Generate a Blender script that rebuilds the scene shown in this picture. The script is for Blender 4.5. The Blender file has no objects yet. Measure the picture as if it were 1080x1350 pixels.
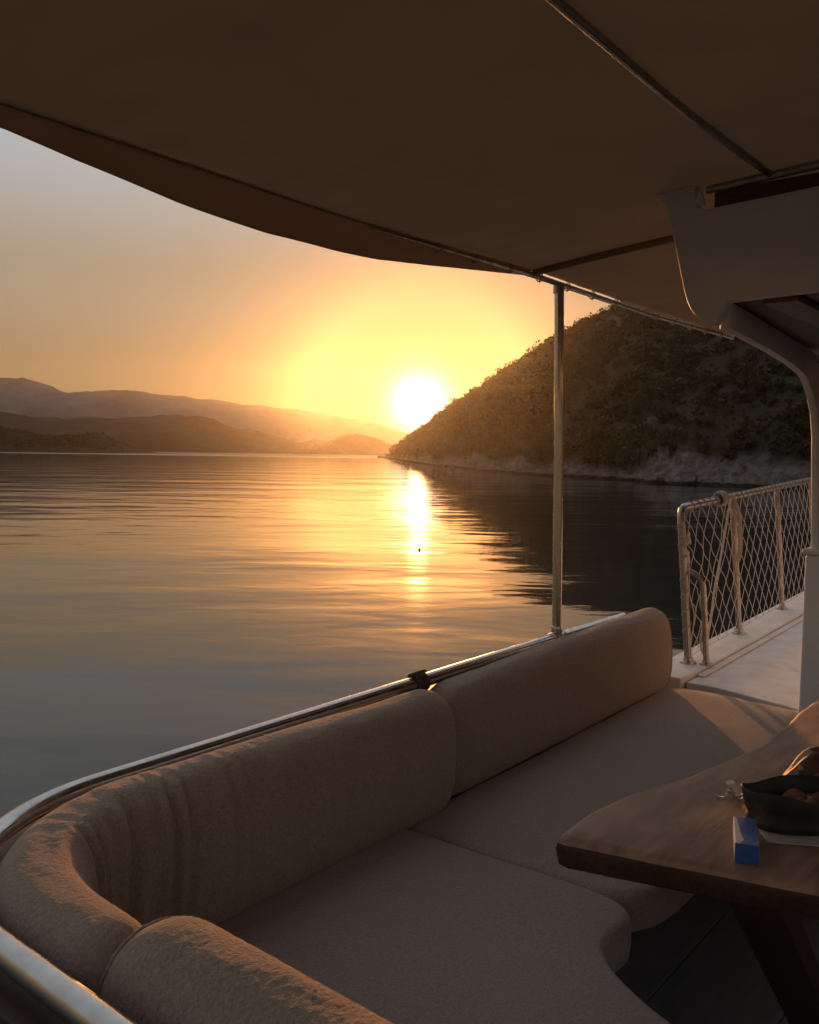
import bpy, bmesh, math, random
import numpy as np
from mathutils import Vector, Matrix
R_ = math.radians
rnd = random.Random(7)
rng = np.random.default_rng(11)
scene = bpy.context.scene
COL = scene.collection
H = 3.2                                   # eye height above the water
AX = math.radians(39)                     # boat axis, right of the view direction
SA, CA = math.sin(AX), math.cos(AX)
BROT = math.pi / 2 - AX
SUN_EL, SUN_AZ = R_(3.16), R_(0.54)


def BW(u, v, z):
    """boat frame (forward, port, height from the eye) to world"""
    return Vector((u * SA - v * CA, u * CA + v * SA, H + z))


# ------------------------------------------------------------------ noise
def vnoise(x, y, seed=0):
    xi = np.floor(x).astype(np.int64); yi = np.floor(y).astype(np.int64)
    fx = x - xi; fy = y - yi
    fx = fx * fx * (3 - 2 * fx); fy = fy * fy * (3 - 2 * fy)

    def h(a, b):
        n = (a * 374761393 + b * 668265263 + seed * 1274126177) & 0xFFFFFFFF
        n = ((n ^ (n >> 13)) * 1274126177) & 0xFFFFFFFF
        return ((n ^ (n >> 16)) & 0xFFFF) / 65535.0
    a = h(xi, yi) * (1 - fx) + h(xi + 1, yi) * fx
    b = h(xi, yi + 1) * (1 - fx) + h(xi + 1, yi + 1) * fx
    return a * (1 - fy) + b * fy


def fbm(x, y, oct=4, seed=0, gain=0.5):
    x = np.asarray(x, float); y = np.asarray(y, float)
    t = 0; a = 1; s = 0
    for i in range(oct):
        t = t + a * vnoise(x * 2 ** i + 17.3 * i, y * 2 ** i + 9.1 * i, seed + i); s += a; a *= gain
    return t / s * 2 - 1


# ------------------------------------------------------------------ materials
def nt(name):
    m = bpy.data.materials.new(name); m.use_nodes = True
    t = m.node_tree
    return m, t, t.nodes['Principled BSDF']


def sock(b, k, v):
    if k in b.inputs: b.inputs[k].default_value = v


def mat(name, c1, c2=None, scale=4, rough=0.6, metal=0.0, bumps=(), stretch=(1, 1, 1), detail=5, coat=0, sheen=0,
        transl=0, contrast=(0.35, 0.65), rough2=None, spec=None):
    m, t, b = nt(name)
    N, L = t.nodes, t.links
    tc = N.new('ShaderNodeTexCoord'); mp = N.new('ShaderNodeMapping'); mp.inputs['Scale'].default_value = stretch
    L.new(tc.outputs['Object'], mp.inputs['Vector'])
    b.inputs['Base Color'].default_value = (*c1, 1); b.inputs['Roughness'].default_value = rough
    b.inputs['Metallic'].default_value = metal
    if spec is not None: sock(b, 'Specular IOR Level', spec)
    colout = None
    if c2:
        n = N.new('ShaderNodeTexNoise'); n.inputs['Scale'].default_value = scale; n.inputs['Detail'].default_value = detail
        n.inputs['Roughness'].default_value = 0.6
        L.new(mp.outputs[0], n.inputs['Vector'])
        r = N.new('ShaderNodeValToRGB')
        r.color_ramp.elements[0].color = (*c1, 1); r.color_ramp.elements[1].color = (*c2, 1)
        r.color_ramp.elements[0].position, r.color_ramp.elements[1].position = contrast
        L.new(n.outputs['Fac'], r.inputs['Fac']); L.new(r.outputs['Color'], b.inputs['Base Color'])
        colout = r.outputs['Color']
        if rough2 is not None:
            mr = N.new('ShaderNodeMapRange'); mr.inputs['From Min'].default_value = 0.35; mr.inputs['From Max'].default_value = 0.65
            mr.inputs['To Min'].default_value = rough; mr.inputs['To Max'].default_value = rough2
            L.new(n.outputs['Fac'], mr.inputs['Value']); L.new(mr.outputs[0], b.inputs['Roughness'])
    prev = None
    for (sc, st, dist) in bumps:
        n = N.new('ShaderNodeTexNoise'); n.inputs['Scale'].default_value = sc; n.inputs['Detail'].default_value = 4
        L.new(mp.outputs[0], n.inputs['Vector'])
        bp = N.new('ShaderNodeBump'); bp.inputs['Strength'].default_value = st; bp.inputs['Distance'].default_value = dist
        L.new(n.outputs['Fac'], bp.inputs['Height'])
        if prev: L.new(prev.outputs[0], bp.inputs['Normal'])
        prev = bp
    if prev: L.new(prev.outputs[0], b.inputs['Normal'])
    if coat: sock(b, 'Coat Weight', coat); sock(b, 'Coat Roughness', 0.2)
    if sheen:
        sock(b, 'Sheen Weight', sheen); sock(b, 'Sheen Roughness', 0.4); sock(b, 'Sheen Tint', (1, 0.85, 0.75, 1))
    if transl:
        tr = N.new('ShaderNodeBsdfTranslucent'); tr.inputs['Color'].default_value = (*c1, 1)
        if colout: L.new(colout, tr.inputs['Color'])
        mx = N.new('ShaderNodeMixShader'); mx.inputs[0].default_value = transl
        out = N['Material Output']
        L.new(b.outputs[0], mx.inputs[1]); L.new(tr.outputs[0], mx.inputs[2]); L.new(mx.outputs[0], out.inputs['Surface'])
    return m


M = {}
M['terry'] = mat('terry_cloth', (0.29, 0.215, 0.172), (0.52, 0.40, 0.325), 150, 0.95, sheen=0.5, contrast=(0.25, 0.75),
                 bumps=((7, 0.12, 0.03), (130, 0.8, 0.006), (320, 1.0, 0.003)), spec=0.15)
M['terry_seat'] = mat('terry_seat_cloth', (0.32, 0.265, 0.228), (0.56, 0.465, 0.405), 150, 0.95, sheen=0.4, contrast=(0.25, 0.75),
                      bumps=((5, 0.2, 0.03), (110, 0.8, 0.006), (300, 1.0, 0.003)), spec=0.15)
M['canvas'] = mat('awning_canvas', (0.445, 0.345, 0.265), (0.48, 0.375, 0.285), 3, 0.9, transl=0.5,
                  bumps=((2.2, 0.3, 0.03), (420, 0.25, 0.001)), spec=0.1)
M['flap'] = mat('doubled_canvas', (0.42, 0.325, 0.25), (0.46, 0.355, 0.27), 3, 0.9, transl=0.24, bumps=((2.2, 0.3, 0.03), (420, 0.25, 0.001)), spec=0.1)
M['seam'] = mat('canvas_seam', (0.20, 0.145, 0.105), (0.27, 0.20, 0.15), 40, 0.85, bumps=((200, 0.4, 0.002),))
M['steel'] = mat('polished_steel', (0.62, 0.60, 0.58), (0.54, 0.52, 0.50), 20, 0.12, metal=1, rough2=0.3, bumps=((60, 0.03, 0.001),))
M['dull_steel'] = mat('brushed_steel', (0.40, 0.375, 0.35), (0.31, 0.285, 0.265), 30, 0.24, metal=0.95, rough2=0.4)
M['white'] = mat('white_paint', (0.86, 0.845, 0.82), (0.70, 0.68, 0.65), 3.5, 0.4, rough2=0.6, bumps=((25, 0.08, 0.003),), contrast=(0.45, 0.8))
M['deck'] = mat('painted_deck', (0.78, 0.77, 0.75), (0.60, 0.58, 0.55), 5, 0.45, rough2=0.65, bumps=((70, 0.25, 0.003), (9, 0.1, 0.01)), contrast=(0.4, 0.75))
M['varnish'] = mat('varnished_wood', (0.17, 0.062, 0.024), (0.30, 0.125, 0.052), 7, 0.3, stretch=(1, 9, 9), rough2=0.5,
                   bumps=((18, 0.15, 0.003),), coat=0.3, detail=8)
M['table'] = mat('table_wood', (0.23, 0.115, 0.064), (0.43, 0.27, 0.175), 3.5, 0.58, stretch=(1.2, 6, 6), rough2=0.7,
                 bumps=((22, 0.25, 0.003), (140, 0.12, 0.001)), detail=9, spec=1.0)
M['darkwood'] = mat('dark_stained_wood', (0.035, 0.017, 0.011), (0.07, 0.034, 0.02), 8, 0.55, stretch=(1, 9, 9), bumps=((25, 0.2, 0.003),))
M['ceilwood'] = mat('ceiling_boards', (0.15, 0.075, 0.04), (0.22, 0.12, 0.07), 6, 0.5, stretch=(1, 12, 12), bumps=((25, 0.2, 0.003),))
M['floor'] = mat('grey_floor_boards', (0.30, 0.31, 0.335), (0.38, 0.385, 0.40), 6, 0.6, stretch=(1, 7, 7), bumps=((30, 0.25, 0.003),))
M['seatbase'] = mat('seat_base_wood', (0.10, 0.05, 0.03), (0.16, 0.085, 0.05), 5, 0.5, stretch=(1, 7, 7))
M['twine'] = mat('white_twine', (0.68, 0.63, 0.58), (0.55, 0.50, 0.46), 30, 0.9)
M['rope'] = mat('weathered_rope', (0.50, 0.43, 0.35), (0.36, 0.30, 0.24), 60, 0.95, bumps=((150, 0.8, 0.004),))
M['browncord'] = mat('brown_cord', (0.075, 0.05, 0.035), (0.13, 0.09, 0.065), 60, 0.9, bumps=((170, 0.8, 0.003),))
M['blackrope'] = mat('black_cord', (0.035, 0.03, 0.028), (0.06, 0.05, 0.045), 60, 0.85, bumps=((170, 0.8, 0.003),))
M['bluecard'] = mat('blue_card', (0.02, 0.10, 0.34), (0.035, 0.14, 0.42), 30, 0.35)
M['whitecard'] = mat('white_card', (0.70, 0.69, 0.68), (0.62, 0.61, 0.60), 20, 0.4)
M['leather'] = mat('dark_leather', (0.014, 0.012, 0.010), (0.028, 0.024, 0.019), 14, 0.5, rough2=0.65, bumps=((90, 0.4, 0.003), (12, 0.3, 0.01)))
M['napkin'] = mat('paper_napkin', (0.52, 0.45, 0.38), (0.60, 0.53, 0.46), 18, 0.9, bumps=((30, 0.4, 0.006),))
M['rag'] = mat('brown_rag', (0.20, 0.09, 0.045), (0.30, 0.15, 0.08), 25, 0.9, bumps=((40, 0.5, 0.006),))
M['hull'] = mat('hull_paint', (0.70, 0.68, 0.64), (0.58, 0.56, 0.52), 1.5, 0.4)
M['rubber'] = mat('black_rubber', (0.02, 0.02, 0.02), (0.035, 0.033, 0.03), 20, 0.7)
M['bark'] = mat('bark', (0.05, 0.035, 0.025), (0.08, 0.06, 0.045), 6, 0.9)
M['glassblue'] = mat('blue_bead_glass', (0.03, 0.25, 0.42), None, rough=0.1)


def leaf_material():
    m, t, b = nt('maquis_leaves')
    N, L = t.nodes, t.links
    tc = N.new('ShaderNodeTexCoord')
    n = N.new('ShaderNodeTexNoise'); n.inputs['Scale'].default_value = 0.22; n.inputs['Detail'].default_value = 5
    L.new(tc.outputs['Object'], n.inputs['Vector'])
    r = N.new('ShaderNodeValToRGB'); e = r.color_ramp.elements
    e[0].position = 0.33; e[0].color = (0.032, 0.028, 0.012, 1)
    e[1].position = 0.68; e[1].color = (0.078, 0.060, 0.027, 1)
    L.new(n.outputs['Fac'], r.inputs['Fac']); L.new(r.outputs['Color'], b.inputs['Base Color'])
    b.inputs['Roughness'].default_value = 0.75; sock(b, 'Specular IOR Level', 0.2)
    tr = N.new('ShaderNodeBsdfTranslucent'); L.new(r.outputs['Color'], tr.inputs['Color'])
    mx = N.new('ShaderNodeMixShader'); mx.inputs[0].default_value = 0.2
    L.new(b.outputs[0], mx.inputs[1]); L.new(tr.outputs[0], mx.inputs[2])
    L.new(mx.outputs[0], N['Material Output'].inputs['Surface'])
    return m


M['leaf'] = leaf_material()


def rock_material():
    """dry earth with limestone showing through; the shore band is bare limestone"""
    m, t, b = nt('limestone_hillside')
    N, L = t.nodes, t.links
    tc = N.new('ShaderNodeTexCoord')
    a = N.new('ShaderNodeAttribute'); a.attribute_name = 'rock'
    n = N.new('ShaderNodeTexNoise'); n.inputs['Scale'].default_value = 0.8; n.inputs['Detail'].default_value = 12
    n.inputs['Roughness'].default_value = 0.7
    mp = N.new('ShaderNodeMapping'); mp.inputs['Scale'].default_value = (1, 1, 1.7)
    L.new(tc.outputs['Object'], mp.inputs['Vector']); L.new(mp.outputs[0], n.inputs['Vector'])
    rk = N.new('ShaderNodeValToRGB'); e = rk.color_ramp.elements
    e[0].position = 0.32; e[0].color = (0.075, 0.06, 0.048, 1); e[1].position = 0.62; e[1].color = (0.30, 0.26, 0.235, 1)
    so = N.new('ShaderNodeValToRGB'); e = so.color_ramp.elements
    e[0].position = 0.35; e[0].color = (0.04, 0.033, 0.018, 1); e[1].position = 0.7; e[1].color = (0.09, 0.07, 0.045, 1)
    L.new(n.outputs['Fac'], rk.inputs['Fac']); L.new(n.outputs['Fac'], so.inputs['Fac'])
    mx = N.new('ShaderNodeMixRGB'); L.new(a.outputs['Fac'], mx.inputs[0])
    L.new(so.outputs['Color'], mx.inputs[1]); L.new(rk.outputs['Color'], mx.inputs[2])
    sx = N.new('ShaderNodeSeparateXYZ'); geo = N.new('ShaderNodeNewGeometry'); L.new(geo.outputs['Position'], sx.inputs[0])
    wob = N.new('ShaderNodeMath'); wob.operation = 'MULTIPLY_ADD'; wob.inputs[1].default_value = 0.9; L.new(n.outputs['Fac'], wob.inputs[0]); wob.inputs[2].default_value = -0.12
    wl = N.new('ShaderNodeMath'); wl.operation = 'LESS_THAN'; L.new(sx.outputs['Z'], wl.inputs[0]); L.new(wob.outputs[0], wl.inputs[1])
    wet = N.new('ShaderNodeMixRGB'); wet.inputs[2].default_value = (0.03, 0.026, 0.02, 1)     # weed and tide stain
    L.new(wl.outputs[0], wet.inputs[0]); L.new(mx.outputs[0], wet.inputs[1])
    L.new(wet.outputs[0], b.inputs['Base Color']); b.inputs['Roughness'].default_value = 0.9
    sock(b, 'Specular IOR Level', 0.2)
    bp = N.new('ShaderNodeBump'); bp.inputs['Strength'].default_value = 1.0; bp.inputs['Distance'].default_value = 0.9
    L.new(n.outputs['Fac'], bp.inputs['Height']); L.new(bp.outputs[0], b.inputs['Normal'])
    return m


M['rock'] = rock_material()
M['haze_tinted_ridge'] = mat('far_slopes_painted_haze', (0.14, 0.115, 0.115), (0.23, 0.19, 0.185), 0.012, 0.95, detail=8, spec=0.1, bumps=((0.03, 0.8, 8.0),))  # distance haze painted into the far ridge as a paler, mauve base colour
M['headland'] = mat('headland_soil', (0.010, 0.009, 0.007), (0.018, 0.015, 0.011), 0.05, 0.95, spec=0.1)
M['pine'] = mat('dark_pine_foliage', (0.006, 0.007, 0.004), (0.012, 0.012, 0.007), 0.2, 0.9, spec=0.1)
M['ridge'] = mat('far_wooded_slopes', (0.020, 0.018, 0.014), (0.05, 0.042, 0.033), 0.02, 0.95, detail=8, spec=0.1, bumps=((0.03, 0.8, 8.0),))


def water_material():
    m, t, b = nt('calm_sea_water')
    N, L = t.nodes, t.links
    b.inputs['Base Color'].default_value = (0.022, 0.026, 0.024, 1)
    b.inputs['Roughness'].default_value = 0.05; b.inputs['IOR'].default_value = 1.333
    tc = N.new('ShaderNodeTexCoord')

    def wave(scale, stretch, rot, detail, warp=0.0):
        mp = N.new('ShaderNodeMapping'); mp.inputs['Scale'].default_value = stretch; mp.inputs['Rotation'].default_value = (0, 0, rot)
        L.new(tc.outputs['Object'], mp.inputs['Vector'])
        n = N.new('ShaderNodeTexNoise'); n.inputs['Scale'].default_value = scale; n.inputs['Detail'].default_value = detail
        n.inputs['Roughness'].default_value = 0.45; n.inputs['Distortion'].default_value = warp
        L.new(mp.outputs[0], n.inputs['Vector'])
        return n.outputs['Fac']
    # patches of breeze: where the surface is ruffled and where it lies slick
    pat = wave(0.012, (0.6, 1.6, 1), 0.3, 3)
    pr = N.new('ShaderNodeMapRange'); pr.inputs['From Min'].default_value = 0.38; pr.inputs['From Max'].default_value = 0.62
    pr.inputs['To Min'].default_value = 0.6; pr.inputs['To Max'].default_value = 1.0
    L.new(pat, pr.inputs['Value'])
    sx = N.new('ShaderNodeSeparateXYZ'); L.new(tc.outputs['Object'], sx.inputs[0])
    far = N.new('ShaderNodeMapRange'); far.inputs['From Min'].default_value = 390; far.inputs['From Max'].default_value = 480
    far.inputs['To Min'].default_value = 0.05; far.inputs['To Max'].default_value = 0.42
    L.new(sx.outputs['Y'], far.inputs['Value']); L.new(far.outputs[0], b.inputs['Roughness'])
    prev = None
    for (h, dist, use_patch) in ((wave(0.10, (0.55, 1, 1), 0.15, 2), WAV[0], False),
                                 (wave(0.42, (0.5, 1.15, 1), -0.12, 2, 0.4), WAV[1], False),
                                 (wave(1.7, (0.5, 1.1, 1), 0.1, 2, 0.5), WAV[2], True),
                                 (wave(6.0, (0.7, 1.1, 1), -0.2, 2), WAV[3], True)):
        bp = N.new('ShaderNodeBump'); bp.inputs['Distance'].default_value = dist
        if use_patch: L.new(pr.outputs[0], bp.inputs['Strength'])
        else: bp.inputs['Strength'].default_value = 1.0
        L.new(h, bp.inputs['Height'])
        if prev: L.new(prev.outputs[0], bp.inputs['Normal'])
        prev = bp
    L.new(prev.outputs[0], b.inputs['Normal'])
    return m


WAV = (0.15, 0.040, 0.010, 0.0018)
M['water'] = water_material()


def patchwork_material():
    m, t, b = nt('printed_cotton')
    N, L = t.nodes, t.links
    tc = N.new('ShaderNodeTexCoord')
    v = N.new('ShaderNodeTexVoronoi'); v.inputs['Scale'].default_value = 38
    L.new(tc.outputs['Object'], v.inputs['Vector'])
    r = N.new('ShaderNodeValToRGB'); r.color_ramp.interpolation = 'CONSTANT'
    e = r.color_ramp.elements
    e[0].position = 0; e[0].color = (0.16, 0.018, 0.022, 1); e[1].position = 0.35; e[1].color = (0.10, 0.03, 0.02, 1)
    for p, c in ((0.62, (0.36, 0.25, 0.13)), (0.76, (0.30, 0.13, 0.04)), (0.88, (0.05, 0.03, 0.05))):
        q = e.new(p); q.color = (*c, 1)
    sp = N.new('ShaderNodeSeparateColor'); L.new(v.outputs['Color'], sp.inputs[0])
    L.new(sp.outputs[0], r.inputs['Fac']); L.new(r.outputs['Color'], b.inputs['Base Color'])
    b.inputs['Roughness'].default_value = 0.6
    n = N.new('ShaderNodeTexNoise'); n.inputs['Scale'].default_value = 60; L.new(tc.outputs['Object'], n.inputs['Vector'])
    bp = N.new('ShaderNodeBump'); bp.inputs['Strength'].default_value = 0.3; bp.inputs['Distance'].default_value = 0.004
    L.new(n.outputs['Fac'], bp.inputs['Height']); L.new(bp.outputs[0], b.inputs['Normal'])
    return m


M['print'] = patchwork_material()
mm, t_, b_ = nt('clear_wrapper'); M['clear'] = mm
b_.inputs['Base Color'].default_value = (0.95, 0.93, 0.9, 1); b_.inputs['Roughness'].default_value = 0.06
sock(b_, 'Transmission Weight', 0.85); b_.inputs['IOR'].default_value = 1.4
mm, t_, b_ = nt('window_glass'); M['glass'] = mm
b_.inputs['Base Color'].default_value = (0.02, 0.025, 0.03, 1); b_.inputs['Roughness'].default_value = 0.05


# ------------------------------------------------------------------ mesh builder
class MB:
    def __init__(s): s.v = []; s.f = []

    def add(s, vs, fs):
        o = len(s.v); s.v.extend([tuple(p) for p in vs]); s.f.extend([tuple(i + o for i in f) for f in fs])

    def box(s, c, ax, ay, az):
        c = Vector(c); ax, ay, az = Vector(ax), Vector(ay), Vector(az)
        vs = [c + sx * ax + sy * ay + sz * az for sx in (-1, 1) for sy in (-1, 1) for sz in (-1, 1)]
        s.add(vs, [(0, 1, 3, 2), (4, 6, 7, 5), (0, 4, 5, 1), (2, 3, 7, 6), (0, 2, 6, 4), (1, 5, 7, 3)])

    def aabox(s, x0, x1, y0, y1, z0, z1):
        s.box(((x0 + x1) / 2, (y0 + y1) / 2, (z0 + z1) / 2), ((x1 - x0) / 2, 0, 0), (0, (y1 - y0) / 2, 0), (0, 0, (z1 - z0) / 2))

    def tube(s, pts, r, n=12, caps=True, closed=False, flat=1.0):
        pts = [Vector(p) for p in pts]; k = len(pts)
        rs = r if isinstance(r, (list, tuple)) else [r] * k
        ring = []; nrm = None
        for i, p in enumerate(pts):
            if closed: t = pts[(i + 1) % k] - pts[i - 1]
            else: t = pts[min(i + 1, k - 1)] - pts[max(i - 1, 0)]
            t.normalize()
            if nrm is None:
                nrm = Vector((0, 0, 1)) if abs(t.z) < 0.9 else Vector((1, 0, 0))
            nrm = (nrm - t * nrm.dot(t)).normalized(); bi = t.cross(nrm)
            ring.append([p + nrm * (math.sin(a) * rs[i] * flat) + bi * (math.cos(a) * rs[i]) for a in [2 * math.pi * j / n for j in range(n)]])
        fs = []
        m = k if closed else k - 1
        for i in range(m):
            i2 = (i + 1) % k
            for j in range(n):
                j2 = (j + 1) % n
                fs.append((i * n + j, i * n + j2, i2 * n + j2, i2 * n + j))
        if caps and not closed:
            fs.append(tuple(reversed(range(n)))); fs.append(tuple((k - 1) * n + j for j in range(n)))
        s.add([p for q in ring for p in q], fs)

    def lathe(s, prof, c=(0, 0, 0), n=24, sx=1, sy=1, rot=0, wob=None):
        vs = []; fs = []
        for (r, z) in prof:
            for j in range(n):
                a = 2 * math.pi * j / n
                x, y = r * math.cos(a) * sx, r * math.sin(a) * sy
                dz = wob(a, r, z) if wob else 0
                vs.append((c[0] + x * math.cos(rot) - y * math.sin(rot), c[1] + x * math.sin(rot) + y * math.cos(rot), c[2] + z + dz))
        for i in range(len(prof) - 1):
            for j in range(n):
                j2 = (j + 1) % n
                fs.append((i * n + j, i * n + j2, (i + 1) * n + j2, (i + 1) * n + j))
        fs.append(tuple(reversed(range(n)))); fs.append(tuple((len(prof) - 1) * n + j for j in range(n)))
        s.add(vs, fs)

    def prism(s, poly, d):
        """poly: list of 3D points, extruded along vector d"""
        d = Vector(d); n = len(poly); p = [Vector(q) for q in poly]
        s.add(p + [q + d for q in p], [tuple(reversed(range(n))), tuple(range(n, 2 * n))] +
              [(i, (i + 1) % n, n + (i + 1) % n, n + i) for i in range(n)])

    def build(s, name, m, parent=None, smooth=True, bevel=0, origin=(0, 0, 0), auto=None, seg=2, weld=0):
        o3 = Vector(origin)
        me = bpy.data.meshes.new(name)
        me.from_pydata([Vector(p) - o3 for p in s.v], [], s.f)
        me.validate(); 
        bm = bmesh.new(); bm.from_mesh(me)
        if weld: bmesh.ops.remove_doubles(bm, verts=bm.verts[:], dist=weld)
        bmesh.ops.recalc_face_normals(bm, faces=bm.faces[:])
        if bevel:
            eds = [e for e in bm.edges if len(e.link_faces) == 2 and e.calc_face_angle(0) > 0.6]
            bmesh.ops.bevel(bm, geom=eds, offset=bevel, segments=seg, affect='EDGES', profile=0.5)
        bm.to_mesh(me); bm.free()
        if smooth:
            me.polygons.foreach_set('use_smooth', [True] * len(me.polygons))
            me.set_sharp_from_angle(angle=auto if auto else R_(40))
        me.materials.append(m)
        ob = bpy.data.objects.new(name, me); COL.objects.link(ob)
        if parent: ob.parent = parent
        return ob


def tag(o, label=None, cat=None, group=None, kind=None):
    if label: o['label'] = label
    if cat: o['category'] = cat
    if group: o['group'] = group
    if kind: o['kind'] = kind
    return o


def boat_empty(name, base, label, cat, group=None):
    o = bpy.data.objects.new(name, None); COL.objects.link(o); o.empty_display_size = 0.1
    o.location = BW(*base); o.rotation_euler = (0, 0, BROT)
    return tag(o, label, cat, group)


def place_boat(o, base):
    o.location = BW(*base); o.rotation_euler = (0, 0, BROT); return o


def numpy_mesh(name, V, F, m, smooth=True):
    me = bpy.data.meshes.new(name)
    V = np.asarray(V, np.float32); F = np.asarray(F, np.int32); k = F.shape[1]
    me.vertices.add(len(V)); me.vertices.foreach_set('co', V.ravel())
    me.loops.add(F.size); me.loops.foreach_set('vertex_index', F.ravel())
    me.polygons.add(len(F)); me.polygons.foreach_set('loop_start', np.arange(0, F.size, k, dtype=np.int32))
    me.update(calc_edges=True)
    if smooth: me.polygons.foreach_set('use_smooth', np.ones(len(F), bool))
    me.materials.append(m)
    o = bpy.data.objects.new(name, me); COL.objects.link(o)
    return o


def grid_faces(nu, nv):
    i = np.arange(nu - 1)[:, None] * nv + np.arange(nv - 1)[None, :]
    i = i.ravel()
    return np.stack([i, i + nv, i + nv + 1, i + 1], 1)


# ================================================================== SETTING
def make_water():
    # one sheet: fine rings near, coarse far
    n = 96; rad = [0] + list(np.geomspace(2, 1900, 60))
    V = [(0, 0, 0)]; F = []
    for r in rad[1:]:
        for j in range(n): V.append((r * math.cos(2 * math.pi * j / n), r * math.sin(2 * math.pi * j / n), 0))
    mb = MB(); mb.v = V
    for j in range(n): mb.f.append((0, 1 + j, 1 + (j + 1) % n))
    for i in range(len(rad) - 2):
        for j in range(n):
            a = 1 + i * n + j; b = 1 + i * n + (j + 1) % n
            mb.f.append((a, a + n, b + n, b))
    o = mb.build('water', M['water'])
    tag(o, 'calm dark sea water reflecting the sunset', 'sea', kind='structure')


make_water()

# ---- the wooded promontory on the right
SHORE = [(-13.5, 440), (-7, 390), (-3, 325), (3, 245), (9, 190), (17.8, 138), (26.5, 118.5), (31, 101), (40, 87), (60, 72), (120, 60)]
RIDGE = [(-11, 443, 2.5), (-3, 428, 8.0), (6, 400, 12.4), (18.6, 360, 21.3), (25.8, 300, 25.1), (32, 250, 29), (45, 220, 36), (68, 208, 45),
         (100, 190, 56), (150, 160, 66), (220, 130, 70)]


def hill_fn():
    ns = len(SHORE)
    S = np.array(SHORE, float); Rg = np.array(RIDGE, float)
    # sample positions along the shore, dense where near
    seg = [60, 60, 70, 80, 110, 90, 90, 90, 90, 60]
    par = np.concatenate([np.linspace(i, i + 1, k, endpoint=False) for i, k in enumerate(seg)] + [[ns - 1.0]])

    def interp(A, p):
        # Catmull-Rom
        i = np.clip(np.floor(p).astype(int), 0, ns - 2); t = (p - i)[:, None]
        p0, p1, p2, p3 = A[np.clip(i - 1, 0, ns - 1)], A[i], A[i + 1], A[np.clip(i + 2, 0, ns - 1)]
        return 0.5 * (2 * p1 + (p2 - p0) * t + (2 * p0 - 5 * p1 + 4 * p2 - p3) * t ** 2 + (3 * p1 - p0 - 3 * p2 + p3) * t ** 3)
    Sp = interp(S, par); Rp = interp(Rg, par)
    tt = np.concatenate([[-0.05, -0.02], np.linspace(0, 0.12, 26), np.linspace(0.12, 1, 90)[1:], np.linspace(1, 2.2, 24)[1:]])
    return par, Sp, Rp, tt


def make_hill():
    par, Sp, Rp, tt = hill_fn()
    ns, ntt = len(par), len(tt)
    T = tt[None, :]
    d = Rp[:, :2] - Sp
    dl = np.linalg.norm(d, axis=1)[:, None]
    X = Sp[:, 0:1] + d[:, 0:1] * T; Y = Sp[:, 1:2] + d[:, 1:2] * T
    zr = Rp[:, 2:3]
    # shore bluff then a convex slope to the ridge, then the far side falling away
    dist = T * dl
    bl = np.minimum(3.4, zr * 0.45) * (0.55 + 0.5 * fbm(X * 0.11, Y * 0.11, 3, 5))
    bluff = bl * np.clip(dist / 3.2, 0, 1) ** 0.7
    Tc = np.clip(T, 0, 1)
    slope = (zr - bl) * (0.35 * Tc + 0.65 * (1 - (1 - Tc) ** 1.6))
    Z = bluff + slope
    Z = np.where(T < 0, T * 40, Z)
    Z = np.where(T > 1, zr * (1 - 0.5 * (T - 1) ** 1.3), Z)
    amp = np.clip(T * 6, 0, 1) * np.clip(1.4 - T, 0.15, 1)
    Z = Z + amp * (2.2 * fbm(X * 0.05, Y * 0.05, 4, 21) + 0.8 * fbm(X * 0.25, Y * 0.25, 3, 33)) * np.clip(zr / 20, 0.25, 1)
    # craggy bluff: ledges and clefts
    band = np.exp(-((dist - 2.6) / 3.0) ** 2) * (T > -0.01)
    s_arc = np.cumsum(np.r_[0, np.linalg.norm(np.diff(Sp, axis=0), axis=1)])[:, None] + 0 * T
    crag = np.abs(fbm(s_arc * 0.55, Z * 0.9 + 3, 4, 44)) * 1.6 - 0.5 + 0.5 * fbm(s_arc * 1.9, Z * 2.0, 3, 45)
    nx, ny = d[:, 0:1] / dl, d[:, 1:2] / dl
    X = X + nx * band * crag * 1.1; Y = Y + ny * band * crag * 1.1
    Z = Z + band * 0.7 * fbm(s_arc * 0.8, dist * 0.8, 4, 46)
    # rock mask: bluff + outcrops
    out = np.clip((fbm(X * 0.06, Y * 0.06 + Z * 0.1, 4, 61) - 0.62) * 6, 0, 1) * (T < 1.0) * (T > 0.06)
    edge = 2.6 + 2.6 * fbm(s_arc * 0.10, s_arc * 0, 3, 71)
    low = np.clip((edge - Z) / 1.4, 0, 1)
    rock = np.clip(np.maximum(out, low), 0, 1)
    Z = Z + out * (0.9 + 1.3 * np.abs(fbm(X * 0.35, Y * 0.35, 3, 62)))
    V = np.stack([X, Y, Z], 2).reshape(-1, 3)
    F = grid_faces(ns, ntt)
    o = numpy_mesh('hill', V, F, M['rock'])
    at = o.data.attributes.new('rock', 'FLOAT', 'POINT'); at.data.foreach_set('value', rock.ravel().astype(np.float32))
    tag(o, 'steep scrub-covered limestone promontory falling into the sea', 'hill', kind='structure')
    return X, Y, Z, rock, par, T + 0 * X


HX, HY, HZ, HR, HP, HT = make_hill()


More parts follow.
